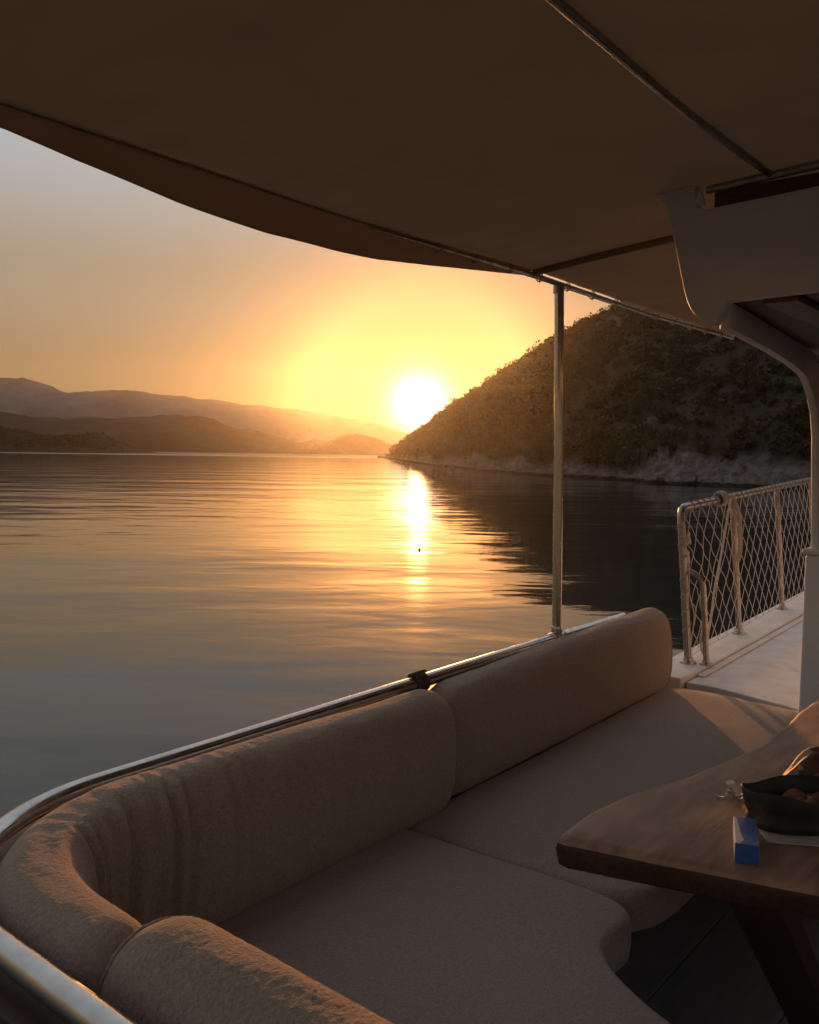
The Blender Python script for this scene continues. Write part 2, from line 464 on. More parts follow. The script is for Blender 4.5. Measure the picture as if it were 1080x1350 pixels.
def make_scrub():
    ns, ntt = HX.shape
    # choose vertices weighted by cell area
    ax = np.gradient(HX, axis=0); ay = np.gradient(HY, axis=0); az = np.gradient(HZ, axis=0)
    bx = np.gradient(HX, axis=1); by = np.gradient(HY, axis=1); bz = np.gradient(HZ, axis=1)
    area = np.sqrt((ay * bz - az * by) ** 2 + (az * bx - ax * bz) ** 2 + (ax * by - ay * bx) ** 2)
    dist = np.hypot(HX, HY)
    w = area * (1 - 0.96 * HR) * (HT > 0.01) * (HT < 1.12) * np.where(HP[:, None] > 9.2, 0.2, 1.0)
    dens = np.clip(0.8 + 1.0 * fbm(HX * 0.09, HY * 0.09, 3, 81), 0.25, 1.3)
    w = (w * dens).ravel(); w /= w.sum()
    nb = 11000
    idx = rng.choice(w.size, nb, p=w, replace=True)
    cx = HX.ravel()[idx] + rng.normal(0, 0.4, nb); cy = HY.ravel()[idx] + rng.normal(0, 0.4, nb); cz = HZ.ravel()[idx]
    dd = dist.ravel()[idx]
    size = rng.lognormal(0, 0.38, nb) * 1.12 * np.where(dd > 220, 1.1, 0.95)
    size = np.clip(size, 0.45, 2.8) * np.where(HP[:, None].repeat(ntt, 1).ravel()[idx] < 1.5, 0.7, 1)
    hgt = size * rng.uniform(0.75, 1.35, nb)
    nl = 44
    tot = nb * nl
    # several lobes per bush
    lob = rng.integers(0, 5, tot); bi = np.repeat(np.arange(nb), nl)
    la = rng.uniform(0, 2 * math.pi, (nb, 5)); lr = rng.uniform(0.1, 0.65, (nb, 5)); lz = rng.uniform(0.35, 1.05, (nb, 5))
    ux = rng.normal(size=(tot, 3)); ux /= np.linalg.norm(ux, axis=1)[:, None]
    rr = rng.uniform(0.55, 1, tot)[:, None] * 0.55
    P = ux * rr
    lx = (lr * np.cos(la))[bi, lob]; ly = (lr * np.sin(la))[bi, lob]; lzz = lz[bi, lob]
    px = cx[bi] + (P[:, 0] + lx) * size[bi]; py = cy[bi] + (P[:, 1] + ly) * size[bi]
    pz = cz[bi] + (P[:, 2] * 0.8 + lzz * 0.75) * hgt[bi]
    ls = rng.uniform(0.13, 0.30, tot) * np.clip(size[bi], 0.6, 1.5) * 1.15
    nrm = ux + rng.normal(0, 0.6, (tot, 3)); nrm /= np.linalg.norm(nrm, axis=1)[:, None]
    tg = np.cross(nrm, rng.normal(size=(tot, 3))); tg /= np.linalg.norm(tg, axis=1)[:, None]
    bt = np.cross(nrm, tg)
    C = np.stack([px, py, pz], 1)
    a = tg * ls[:, None]; b = bt * (ls * rng.uniform(0.5, 0.9, tot))[:, None]
    V = np.stack([C - a, C - b * 0.9 + a * 0.1, C + a, C + b], 1).reshape(-1, 3)
    F = np.arange(tot * 4).reshape(-1, 4)
    o = numpy_mesh('hillside_scrub', V, F, M['leaf'], smooth=False)
    tag(o, 'dense dark maquis bushes covering the steep promontory', 'scrub', kind='stuff')


make_scrub()

# loose boulders at the tip and foot of the promontory
def boulder(name, c, s, seed, label):
    bm = bmesh.new(); bmesh.ops.create_icosphere(bm, subdivisions=3, radius=1)
    r2 = np.random.default_rng(seed)
    dirs = r2.normal(size=(9, 3)); dirs /= np.linalg.norm(dirs, axis=1)[:, None]; cut = r2.uniform(0.55, 0.9, 9)
    for v in bm.verts:
        p = np.array(v.co)
        for dv, k in zip(dirs, cut):
            q = p @ dv
            if q > k: p = p - dv * (q - k) * 0.9
        v.co = Vector(p * np.array(s))
    me = bpy.data.meshes.new(name); bm.to_mesh(me); bm.free(); me.materials.append(M['rock'])
    at = me.attributes.new('rock', 'FLOAT', 'POINT'); at.data.foreach_set('value', [1.0] * len(me.vertices))
    o = bpy.data.objects.new(name, me); COL.objects.link(o); o.location = c
    tag(o, label, 'rock', 'rocks at the foot of the promontory')


boulder('shore_rock', (-14.6, 438, 0.4), (2.2, 2.0, 1.3), 1, 'low dark rock lying in the water off the tip of the promontory')
S_ = np.array(SHORE, float)
for i in range(34):
    p_ = 3.9 + 3.3 * (i + rnd.uniform(-0.3, 0.3)) / 33.0
    k_ = int(p_); f_ = p_ - k_
    q_ = S_[k_] * (1 - f_) + S_[min(k_ + 1, len(S_) - 1)] * f_
    w_ = rnd.choice((0.7, 0.9, 1.2, 1.6, 2.1))
    boulder('shore_rock', (q_[0] - rnd.uniform(-0.4, 1.3), q_[1] - rnd.uniform(0.0, 1.0), 0.12 * w_), (w_ * rnd.uniform(0.8, 1.3), w_ * rnd.uniform(0.7, 1.1), w_ * rnd.uniform(0.45, 0.95)), 10 + i,
            'limestone boulder in the row along the waterline under the hill')


# ---- ridges across the bay: silhouettes as heights along an east-west line, with real depth
def ridge(name, Y0, depth, prof, label, rough, seed, mat_, foot=True, nx=360, nyy=40):
    """prof: list of (x/y tangent, height/y tangent)"""
    a = np.array([p[0] for p in prof]); h = np.array([p[1] for p in prof])
    ta = np.linspace(a[0], a[-1], nx)
    hh = np.interp(ta, a, h) * Y0
    k = np.ones(7) / 7; hh = np.convolve(np.pad(hh, 3, 'edge'), k, 'valid')
    ty = np.linspace(-1, 1, nyy)
    X = (ta * Y0)[:, None] + 0 * ty[None, :]
    Y = Y0 + depth * ty[None, :] + 0 * X
    prof_ = (1 - np.abs(ty)[None, :] ** 1.25)
    n1 = fbm(X / (depth * 0.45), Y / (depth * 0.45), 5, seed)
    Z = hh[:, None] * np.clip(prof_ * (1 + 0.55 * n1 * (np.abs(ty)[None, :] > 0.02) * np.abs(ty)[None, :]), 0, 2)
    cap = np.arctan2(hh, Y0)[:, None] * 0 + hh[:, None] / Y0
    Zm = cap * Y * 0.995
    Z = np.where(np.abs(ty)[None, :] > 0.03, np.minimum(Z, Zm), Z)
    Z = Z + rough * fbm(X / (rough * 5), Y / (rough * 5), 4, seed + 7) * np.clip(hh[:, None] / (rough * 4), 0, 1)
    Z = np.where(np.abs(ty)[None, :] > 0.985, -1.0 * 0.5, Z)
    o = numpy_mesh(name, np.stack([X, Y, Z], 2).reshape(-1, 3), grid_faces(nx, nyy), mat_)
    tag(o, label, 'hills', kind='structure')


def px_prof(pts):
    out = []
    for (x, y) in pts:
        out.append(((x - 540) / 1163.0 * 1.0, ((591 + 0.0140 * x) - y) / 1163.0))
    return out


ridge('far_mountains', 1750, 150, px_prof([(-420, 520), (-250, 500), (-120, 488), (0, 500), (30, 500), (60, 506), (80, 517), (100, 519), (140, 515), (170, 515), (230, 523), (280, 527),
      (330, 535), (400, 542), (450, 550), (500, 560), (530, 570), (560, 582), (610, 596), (640, 600)]), 'long pale mountain ridge far across the bay', 3.0, 101, M['haze_tinted_ridge'])
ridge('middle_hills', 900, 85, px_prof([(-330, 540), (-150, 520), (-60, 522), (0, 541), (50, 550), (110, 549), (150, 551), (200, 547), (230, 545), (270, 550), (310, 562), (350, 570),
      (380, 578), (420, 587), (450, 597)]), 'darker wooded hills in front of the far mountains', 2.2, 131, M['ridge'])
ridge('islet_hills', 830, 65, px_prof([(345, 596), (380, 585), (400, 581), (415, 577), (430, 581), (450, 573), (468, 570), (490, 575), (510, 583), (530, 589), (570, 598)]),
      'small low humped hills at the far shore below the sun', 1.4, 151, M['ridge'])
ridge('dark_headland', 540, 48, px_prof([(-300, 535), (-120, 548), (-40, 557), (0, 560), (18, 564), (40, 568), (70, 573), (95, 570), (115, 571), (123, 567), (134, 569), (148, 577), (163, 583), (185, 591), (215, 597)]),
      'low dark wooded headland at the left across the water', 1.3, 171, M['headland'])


def headland_scrub():
    nb = 2600
    V = []
    prof = px_prof([(-300, 535), (-120, 548), (-40, 557), (0, 560), (18, 564), (40, 568), (70, 573), (95, 570), (115, 571), (123, 567), (134, 569), (148, 577), (163, 583), (185, 591)])
    a = np.array([p[0] for p in prof]); h = np.array([p[1] for p in prof])
    ta = rng.uniform(a[0], a[-1], nb); ty = rng.uniform(-0.75, 0.25, nb)
    hh = np.interp(ta, a, h) * 540
    x = ta * 540; y = 540 + 48 * ty; z = hh * (1 - np.abs(ty) ** 1.25) * 0.97
    s = np.clip(rng.lognormal(0.0, 0.35, nb), 0.5, 2.2) * np.clip(hh / 7, 0.3, 1)
    nl = 26; tot = nb * nl; bi = np.repeat(np.arange(nb), nl)
    u = rng.normal(size=(tot, 3)); u /= np.linalg.norm(u, axis=1)[:, None]
    C = np.stack([x[bi], y[bi], z[bi] + s[bi] * 0.45], 1) + u * (s[bi] * rng.uniform(0.5, 1, tot))[:, None] * np.array([1, 1, 0.75])
    ls = s[bi] * rng.uniform(0.22, 0.4, tot)
    tg = np.cross(u, rng.normal(size=(tot, 3))); tg /= np.linalg.norm(tg, axis=1)[:, None]; bt = np.cross(u, tg)
    A = tg * ls[:, None]; B = bt * ls[:, None] * 0.7
    V = np.stack([C - A, C - B, C + A, C + B], 1).reshape(-1, 3)
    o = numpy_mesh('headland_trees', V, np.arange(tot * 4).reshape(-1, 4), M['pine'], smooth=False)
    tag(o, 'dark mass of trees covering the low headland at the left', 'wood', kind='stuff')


headland_scrub()

# ---- haze: one closed box of even, pale air
def make_haze():
    mb = MB(); mb.aabox(-2000, 2000, -2000, 2000, -3, 185)
    m = bpy.data.materials.new('sea_haze'); m.use_nodes = True
    t = m.node_tree
    for n in list(t.nodes):
        if n.type != 'OUTPUT_MATERIAL': t.nodes.remove(n)
    pv = t.nodes.new('ShaderNodeVolumePrincipled')
    pv.inputs['Color'].default_value = (0.93, 0.90, 0.88, 1)
    pv.inputs['Density'].default_value = HAZE[0]; pv.inputs['Anisotropy'].default_value = HAZE[1]
    t.links.new(pv.outputs[0], t.nodes['Material Output'].inputs['Volume'])
    o = mb.build('haze', m, smooth=False)
    tag(o, 'thin evening haze over the bay', 'haze', kind='stuff')


HAZE = (0.000115, 0.905)
make_haze()

# ================================================================== BOAT
SEAT_Z, DECK_Z, SOLE_Z, TAB_Z = -1.2, -1.22, -1.65, -0.92


# ---- hull (bulwark, cap rail) following the stern curve
def rail_path(r_off=0.0, u_end=4.13, n_arc=28, v_st=-2.0, step=0.08):
    """from the starboard stern across, round the port corner, then forward; r_off moves it outwards"""
    cu, cv, r = 1.17, 1.42, 0.50 + r_off
    pts = []
    v = v_st
    while v < cv: pts.append((cu - r, v)); v += step
    for i in range(n_arc + 1):
        a = math.pi + (-math.pi / 2) * i / n_arc
        pts.append((cu + r * math.cos(a), cv + r * math.sin(a)))
    u = cu + step
    while u < u_end: pts.append((u, cv + r + 0.02 * (u - cu) / 3)); u += step
    pts.append((u_end, cv + r + 0.02 * (u_end - cu) / 3))
    return pts


def strip(mb, path, prof, closed=True):
    """sweep a (n, z) profile along a path in plan; n points outwards"""
    k = len(prof); vs = []; fs = []
    P = [Vector((p[0], p[1])) for p in path]
    for i, p in enumerate(P):
        t = (P[min(i + 1, len(P) - 1)] - P[max(i - 1, 0)]).normalized()
        nrm = Vector((-t.y, t.x))
        for (a, z) in prof: vs.append((p.x + nrm.x * a, p.y + nrm.y * a, z))
    for i in range(len(P) - 1):
        for j in range(k if closed else k - 1):
            j2 = (j + 1) % k
            fs.append((i * k + j, i * k + j2, (i + 1) * k + j2, (i + 1) * k + j))
    if closed:
        fs.append(tuple(range(k))); fs.append(tuple((len(P) - 1) * k + j for j in reversed(range(k))))
    mb.add(vs, fs)


hull = boat_empty('boat_hull', (2.0, 0, -H), 'white hull and wooden stern bulwark of the boat around the seating', 'boat hull')
HO = (2.0, 0, -H)
mb = MB(); strip(mb, rail_path(0.0, 4.50), [(-0.03, -2.2), (0.035, -2.2), (0.035, -0.90), (-0.03, -0.90)])
mb.build('bulwark', M['varnish'], hull, origin=HO, bevel=0)
mb = MB(); strip(mb, rail_path(0.0, 4.2), [(-0.045, -0.897), (0.05, -0.897), (0.05, -0.872), (-0.045, -0.872)])
mb.build('cap_rail', M['darkwood'], hull, origin=HO, bevel=0.004)
# outer planking down to the water, with sheer and flare
mb = MB()
pth = rail_path(0.06, 12.5, v_st=-2.0, step=0.3)
strip(mb, pth, [(-0.02, -1.32), (0.06, -1.32), (0.03, -2.2), (-0.35, -3.35), (-0.45, -3.35), (-0.1, -2.2)])
mb.build('planking', M['hull'], hull, origin=HO)
mb = MB(); strip(mb, pth, [(0.061, -1.34), (0.10, -1.34), (0.10, -1.42), (0.058, -1.42)])
mb.build('rubbing_strake', M['varnish'], hull, origin=HO)

# ---- cockpit sole (floor boards with seams)
mb = MB()
v = -1.34
while v < 1.3:
    mb.aabox(0.72, 4.4, v + 0.0015, v + 0.3385, SOLE_Z - 0.03, SOLE_Z); v += 0.34
o = mb.build('cockpit_floor', M['floor'], bevel=0.003, origin=(2.4, 0, SOLE_Z), smooth=False)
place_boat(o, (2.4, 0, SOLE_Z)); tag(o, 'dark grey floor boards of the stern cockpit', 'floor', kind='structure')
mb = MB(); mb.aabox(0.70, 12, -1.9, 1.6, SOLE_Z - 0.09, SOLE_Z - 0.034)
o = mb.build('lower_deck', M['darkwood'], origin=(2.4, 0, SOLE_Z), smooth=False)
place_boat(o, (2.4, 0, SOLE_Z)); tag(o, 'dark subfloor beneath the floor boards', 'deck', kind='structure')

# ---- side deck with raised waterway
mb = MB()
poly = [(4.47, 1.18), (4.60, 1.62), (4.60, 1.78), (12, 2.02), (12, 1.18)]
mb.prism([(a, b, DECK_Z - 0.13) for a, b in poly], (0, 0, 0.13))
poly2 = [(4.56, 1.80), (4.56, 2.02), (6.0, 2.07), (8, 2.17), (12, 2.35), (12, 2.04), (4.75, 1.79)]
mb.prism([(a, b, DECK_Z - 0.14) for a, b in poly2], (0, 0, 0.165))
# bead between deck and waterway
mb.prism([(4.75, 1.74, DECK_Z + 0.002), (12, 1.985, DECK_Z + 0.002), (12, 2.03, DECK_Z + 0.002), (4.75, 1.782, DECK_Z + 0.002)], (0, 0, 0.010))
o = mb.build('side_deck', M['deck'], bevel=0.006, origin=(5, 1.6, DECK_Z), smooth=False)
place_boat(o, (5, 1.6, DECK_Z)); tag(o, 'white painted side deck leading forward past the cabin', 'deck', kind='structure')

# ---- stern handrail (one stainless tube)
hr = boat_empty('stern_handrail', (0.67, 0, -0.87), 'polished stainless tube handrail curving round the stern behind the cushions', 'handrail')
RO = (0.67, 0, -0.87)
mb = MB(); mb.tube([(a, b, -0.823) for a, b in rail_path(0.0, 4.13, v_st=-1.9, step=0.06)], 0.0248, 20)
mb.build('rail_tube', M['steel'], hr, origin=RO)
for (a, b) in ((1.65, 1.925), (2.9, 1.933), (4.0, 1.94), (0.67, 0.2), (0.67, -1.2)):
    mb = MB(); mb.tube([(a, b, -0.874), (a, b, -0.84)], 0.012, 10); mb.lathe([(0.03, 0), (0.028, 0.006), (0.014, 0.01)], (a, b, -0.872), 16)
    mb.build('bracket', M['steel'], hr, origin=RO)

# black lashing on the rail
mb = MB()
for i in range(5):
    u0 = 2.420 + 0.0125 * i; pts = []
    for j in range(20):
        a = 2 * math.pi * j / 20
        pts.append((u0 + 0.006 * math.sin(2 * a), 1.931 + 0.032 * math.cos(a) + rnd.uniform(-.001, .001), -0.823 + 0.032 * math.sin(a)))
    mb.tube(pts, 0.0058, 8, closed=True)
mb.tube([(2.40, 1.925, -0.79), (2.44, 1.90, -0.776), (2.49, 1.93, -0.79), (2.50, 1.955, -0.80)], 0.0055, 8)
o = mb.build('cord_lashing', M['browncord'], origin=(2.44, 1.93, -0.85)); place_boat(o, (2.44, 1.93, -0.85))
tag(o, 'dark brown cord wound round the stern handrail between the two long backrests', 'cord')

# ---- awning pole
po = boat_empty('awning_pole', (3.45, 1.937, -0.80), 'slim stainless pole rising from the handrail to the awning edge', 'pole')
PO = (3.45, 1.937, -0.80)
mb = MB(); mb.tube([(3.45, 1.937, -0.79), (3.45, 1.95, 0.0), (3.45, 1.968, 0.738)], 0.0210, 20)
mb.build('tube', M['steel'], po, origin=PO)
mb = MB(); mb.tube([(3.40, 1.936, -0.823), (3.50, 1.937, -0.823)], 0.031, 18); mb.tube([(3.45, 1.937, -0.80), (3.45, 1.937, -0.765)], 0.025, 18)
mb.build('base_clamp', M['steel'], po, origin=PO, bevel=0.003)
mb = MB(); mb.tube([(3.4475, 1.9695, 0.70), (3.4475, 1.9695, 0.742)], 0.0235, 18)
mb.build('top_fitting', M['dull_steel'], po, origin=PO)


# ---- awning
def canopy_z(u, v):
    return 0.765 + 0.115 * (1 - (v / 2.0) ** 2)


aw = boat_empty('awning', (2.4, 0, 0.78), 'brown canvas awning stretched overhead across the stern of the boat', 'awning')
AO = (2.4, 0, 0.78)
us = np.linspace(-0.7, 5.7, 330); vs_ = np.linspace(-1.985, 1.985, 130)
UU, VV = np.meshgrid(us, vs_, indexing='ij')
ZZ = canopy_z(UU, VV) + 0.010 * fbm(UU * 0.9, VV * 0.9, 3, 201)
ridges_u = [0.9, 3.25, 5.6]
du = np.min(np.abs(UU[:, :, None] - np.array(ridges_u)), axis=2)
ZZ = ZZ - 0.022 * np.clip(du, 0, 1.1) * (1 - 0.4 * (VV / 2) ** 2)
edge_d = 1.985 - np.abs(VV)
fold = np.exp(-edge_d / 0.35) * 0.004 * np.sin(UU * 37 + 6 * fbm(UU * 1.3, VV * 1.3, 2, 210)) * (0.5 + 0.5 * fbm(UU * 2.1, VV * 0.6, 2, 211))
diag = 0.002 * np.sin((UU * 0.8 + VV) * 21 + 4 * fbm(UU * 0.8, VV * 0.8, 2, 212)) * np.clip(fbm(UU * 0.7, VV * 0.7, 3, 213) + 0.1, 0, 1)
ZZ = ZZ + (fold + diag) * np.clip(edge_d / 0.02, 0, 1)
V = np.stack([UU, VV, ZZ], 2).reshape(-1, 3) - np.array(AO)
o = numpy_mesh('canvas', V, grid_faces(*UU.shape), M['canvas']); o.parent = aw
md = o.modifiers.new('thickness', 'SOLIDIFY'); md.thickness = 0.003; md.offset = 1
# port edge tube in its sleeve with hooks
edge = [(u, 1.99, 0.757 - 0.022 * min(1.1, min(abs(u - q) for q in ridges_u)) * 0.6 - 0.004) for u in np.linspace(-0.7, 5.7, 60)]
et = [p for p in edge if p[0] > 2.2]
mb = MB(); mb.tube(et, [0.003 + 0.009 * min(1, max(0, (p[0] - 2.25) / 0.9)) for p in et], 10); mb.build('edge_tube', M['dull_steel'], aw, origin=AO)
mb = MB(); mb.tube([(p[0], p[1] - 0.004, p[2] + 0.008) for p in edge if p[0] < 2.7], 0.004, 8, flat=0.7); mb.build('edge_hem', M['canvas'], aw, origin=AO)
for u in np.arange(2.6, 5.6, 0.24):
    mb = MB()
    z = 0.757 - 0.022 * min(1.1, min(abs(u - q) for q in ridges_u)) * 0.6 - 0.004
    pts = [(u + 0.004 * math.sin(a * 2), 1.99 + 0.017 * math.cos(a), z + 0.017 * math.sin(a)) for a in np.linspace(0, 2 * math.pi, 13)[:-1]]
    mb.tube(pts, 0.0026, 6, closed=True)
    mb.lathe([(0.003, -0.022), (0.005, -0.018), (0.003, -0.0135)], (u, 1.99, z), 8)
    mb.build('lacing_ring', M['dull_steel'], aw, origin=AO)
# hanging flap (valance) outside the tube, tapering out forward
fu = np.linspace(-0.7, 3.25, 116)
fz = np.interp(fu, [-0.7, 0.6, 1.0, 1.19, 1.5, 1.8, 2.1, 2.31, 2.6, 2.95, 3.25], [0.70, 0.715, 0.722, 0.694, 0.662, 0.642, 0.645, 0.655, 0.682, 0.722, 0.752])
rows = 9
VV2 = []
for i, u in enumerate(fu):
    zt = 0.757 - 0.022 * min(1.1, min(abs(u - q) for q in ridges_u)) * 0.6 - 0.006
    for j in range(rows):
        t = j / (rows - 1)
        VV2.append((u, 1.983 + 0.038 * math.sin(t * 1.5) + 0.006 * math.sin(u * 9) * t, zt + 0.018 + (fz[i] - zt - 0.018) * t))
o = numpy_mesh('side_flap', np.array(VV2) - np.array(AO), grid_faces(len(fu), rows), M['flap']); o.parent = aw
md = o.modifiers.new('thickness', 'SOLIDIFY'); md.thickness = 0.003; md.offset = 1
# sewn hem lines and battens under the canvas
mb = MB()
pts = [(3.25, v, float(canopy_z(3.25, v)) - 0.010) for v in np.linspace(-1.98, 1.98, 40)]
mb.tube(pts, 0.014, 10); mb.build('batten', M['seam'], aw, origin=AO)
mb = MB()
pts = [(u, 0.86, float(canopy_z(u, 0.86)) - 0.022 * min(1.1, min(abs(u - q) for q in ridges_u)) - 0.016) for u in np.linspace(-0.6, 2.72, 44)]
mb.tube(pts, 0.0105, 12); mb.build('ridge_tube', M['dull_steel'], aw, origin=AO)
# ---- cabin with its roof front (the white winged board), knee, post and coaming
cb = boat_empty('cabin', (4.4, 0, SOLE_Z), 'white painted cabin with a winged roof board and curved knee beside the side deck', 'cabin')
CO = (4.4, 0, SOLE_Z)
wing = [(1.217, .849), (1.19, .857), (1.088, .856), (1.080, .79), (1.072, .768), (1.042, .757), (1.02, .760), (0.72, .772), (0, .80), (-0.72, .772), (-1.02, .76), (-1.08, .79), (-1.088, .856), (-1.217, .849),
        (-1.206, .823), (-1.169, .763), (-1.14, .653), (-1.117, .556), (-1.097, .483), (-1.071, .439), (-1.034, .412), (-0.99, .42), (-.971, .471), (0, .50),
        (.707, .478), (.932, .473), (.971, .471), (0.985, .43), (1.01, .400), (1.034, .412), (1.071, .439), (1.085, .458), (1.097, .483), (1.107, .515), (1.117, .556), (1.129, .605), (1.14, .653), (1.155, .71), (1.169, .763), (1.183, .793), (1.206, .823)]
mb = MB(); mb.prism([(2.72, a, b) for a, b in wing], (0.05, 0, 0))
mb.build('winged_board', M['white'], cb, origin=CO, bevel=0.006, smooth=False)
# cross tube that the awning is laced to, above the board
mb = MB(); mb.tube([(2.735, v, float(canopy_z(2.735, v)) - 0.030) for v in np.linspace(-1.05, 1.05, 30)], 0.013, 12)
mb.build('cross_tube', M['dull_steel'], cb, origin=CO)
mb = MB(); mb.aabox(2.774, 2.80, -1.04, 1.04, 0.70, 0.825)
mb.build('header_board', M['ceilwood'], cb, origin=CO)
mb = MB(); mb.prism([(2.70, 1.075, .775), (2.70, 1.045, .765), (2.70, 1.058, .815)], (0.02, 0, 0))
mb.build('cleat', M['white'], cb, origin=CO, smooth=False)
# knee: side beam from the board to the post, with a curved elbow
def bandbox(mb, pts, w, h):
    """rectangular section swept in the (u,z) plane, path v given too"""
    vs = []; k = len(pts)
    P = [Vector(p) for p in pts]
    for i, p in enumerate(P):
        t = (P[min(i + 1, k - 1)] - P[max(i - 1, 0)]).normalized()
        side = Vector((0, 1, 0)); up = side.cross(t).normalized() * -1
        hh = h[i] if isinstance(h, list) else h
        for (a, b) in ((-1, -1), (1, -1), (1, 1), (-1, 1)): vs.append(p + side * a * w / 2 + up * b * hh / 2)
    fs = [(i * 4 + j, i * 4 + (j + 1) % 4, (i + 1) * 4 + (j + 1) % 4, (i + 1) * 4 + j) for i in range(k - 1) for j in range(4)]
    fs += [(0, 1, 2, 3), ((k - 1) * 4 + 3, (k - 1) * 4 + 2, (k - 1) * 4 + 1, (k - 1) * 4)]
    mb.add(vs, fs)


mb = MB()
KT = [(2.772, 0.992, .085), (3.0, 1.013, .085), (3.4, 1.053, .09), (3.8, 1.093, .10), (4.08, 1.12, .12), (4.22, 1.132, .15)]
pts = [(u, v, 0.479 - h_ / 2) for u, v, h_ in KT] + [(4.35, 1.133, 0.33), (4.415, 1.132, 0.22), (4.435, 1.130, 0.10), (4.435, 1.120, -0.2), (4.435, 1.110, -0.43)]
bandbox(mb, pts, 0.035, [k_[2] for k_ in KT] + [0.17, 0.13, 0.10, 0.09, 0.09])
mb.build('knee', M['white'], cb, origin=CO, bevel=0.006)
# coaming / bulwark wall with a rounded cap beside the deck
mb = MB(); mb.aabox(4.36, 12, 1.03, 1.145, SOLE_Z, -0.455)
mb.build('coaming', M['white'], cb, origin=CO, bevel=0.012, smooth=False)
mb = MB(); mb.aabox(4.345, 12, 1.015, 1.158, -0.453, -0.425)
mb.build('coaming_cap', M['white'], cb, origin=CO, bevel=0.01, smooth=False)
# roof underside with fore-and-aft boards
mb = MB(); mb.prism([(2.775, 1.0, 0.482), (4.4, 1.16, 0.482), (9, 1.16, 0.482), (9, -1.16, 0.482), (4.4, -1.16, 0.482), (2.775, -1.0, 0.482)], (0, 0, 0.06))
mb.build('roof', M['darkwood'], cb, origin=CO, smooth=False)
mb = MB()
for i, v in enumerate((0.83, 0.665, 0.5, 0.335, 0.17, 0.0, -0.17, -0.335, -0.5, -0.665, -0.83)):
    mb.aabox(2.775, 8.9, v - 0.052, v + 0.052, 0.462, 0.480)
mb.build('ceiling_boards', M['ceilwood'], cb, origin=CO, bevel=0.003, smooth=False)
# the cabin's after wall with door and windows (out to the right)
mb = MB()
mb.aabox(4.5, 4.56, 0.45, 1.035, SOLE_Z, 0.475); mb.aabox(4.5, 4.56, -1.035, -0.35, SOLE_Z, 0.475); mb.aabox(4.5, 4.56, -0.35, 0.45, 0.25, 0.475)
mb.build('wall', M['varnish'], cb, origin=CO, smooth=False)
mb = MB(); mb.aabox(4.57, 4.60, -0.345, 0.445, SOLE_Z, 0.249); d_ = mb.build('door', M['varnish'], cb, origin=CO, smooth=False)
mb = MB(); mb.aabox(4.55, 4.568, -0.22, 0.32, -0.6, 0.12); mb.build('window', M['glass'], d_, origin=CO, smooth=False)


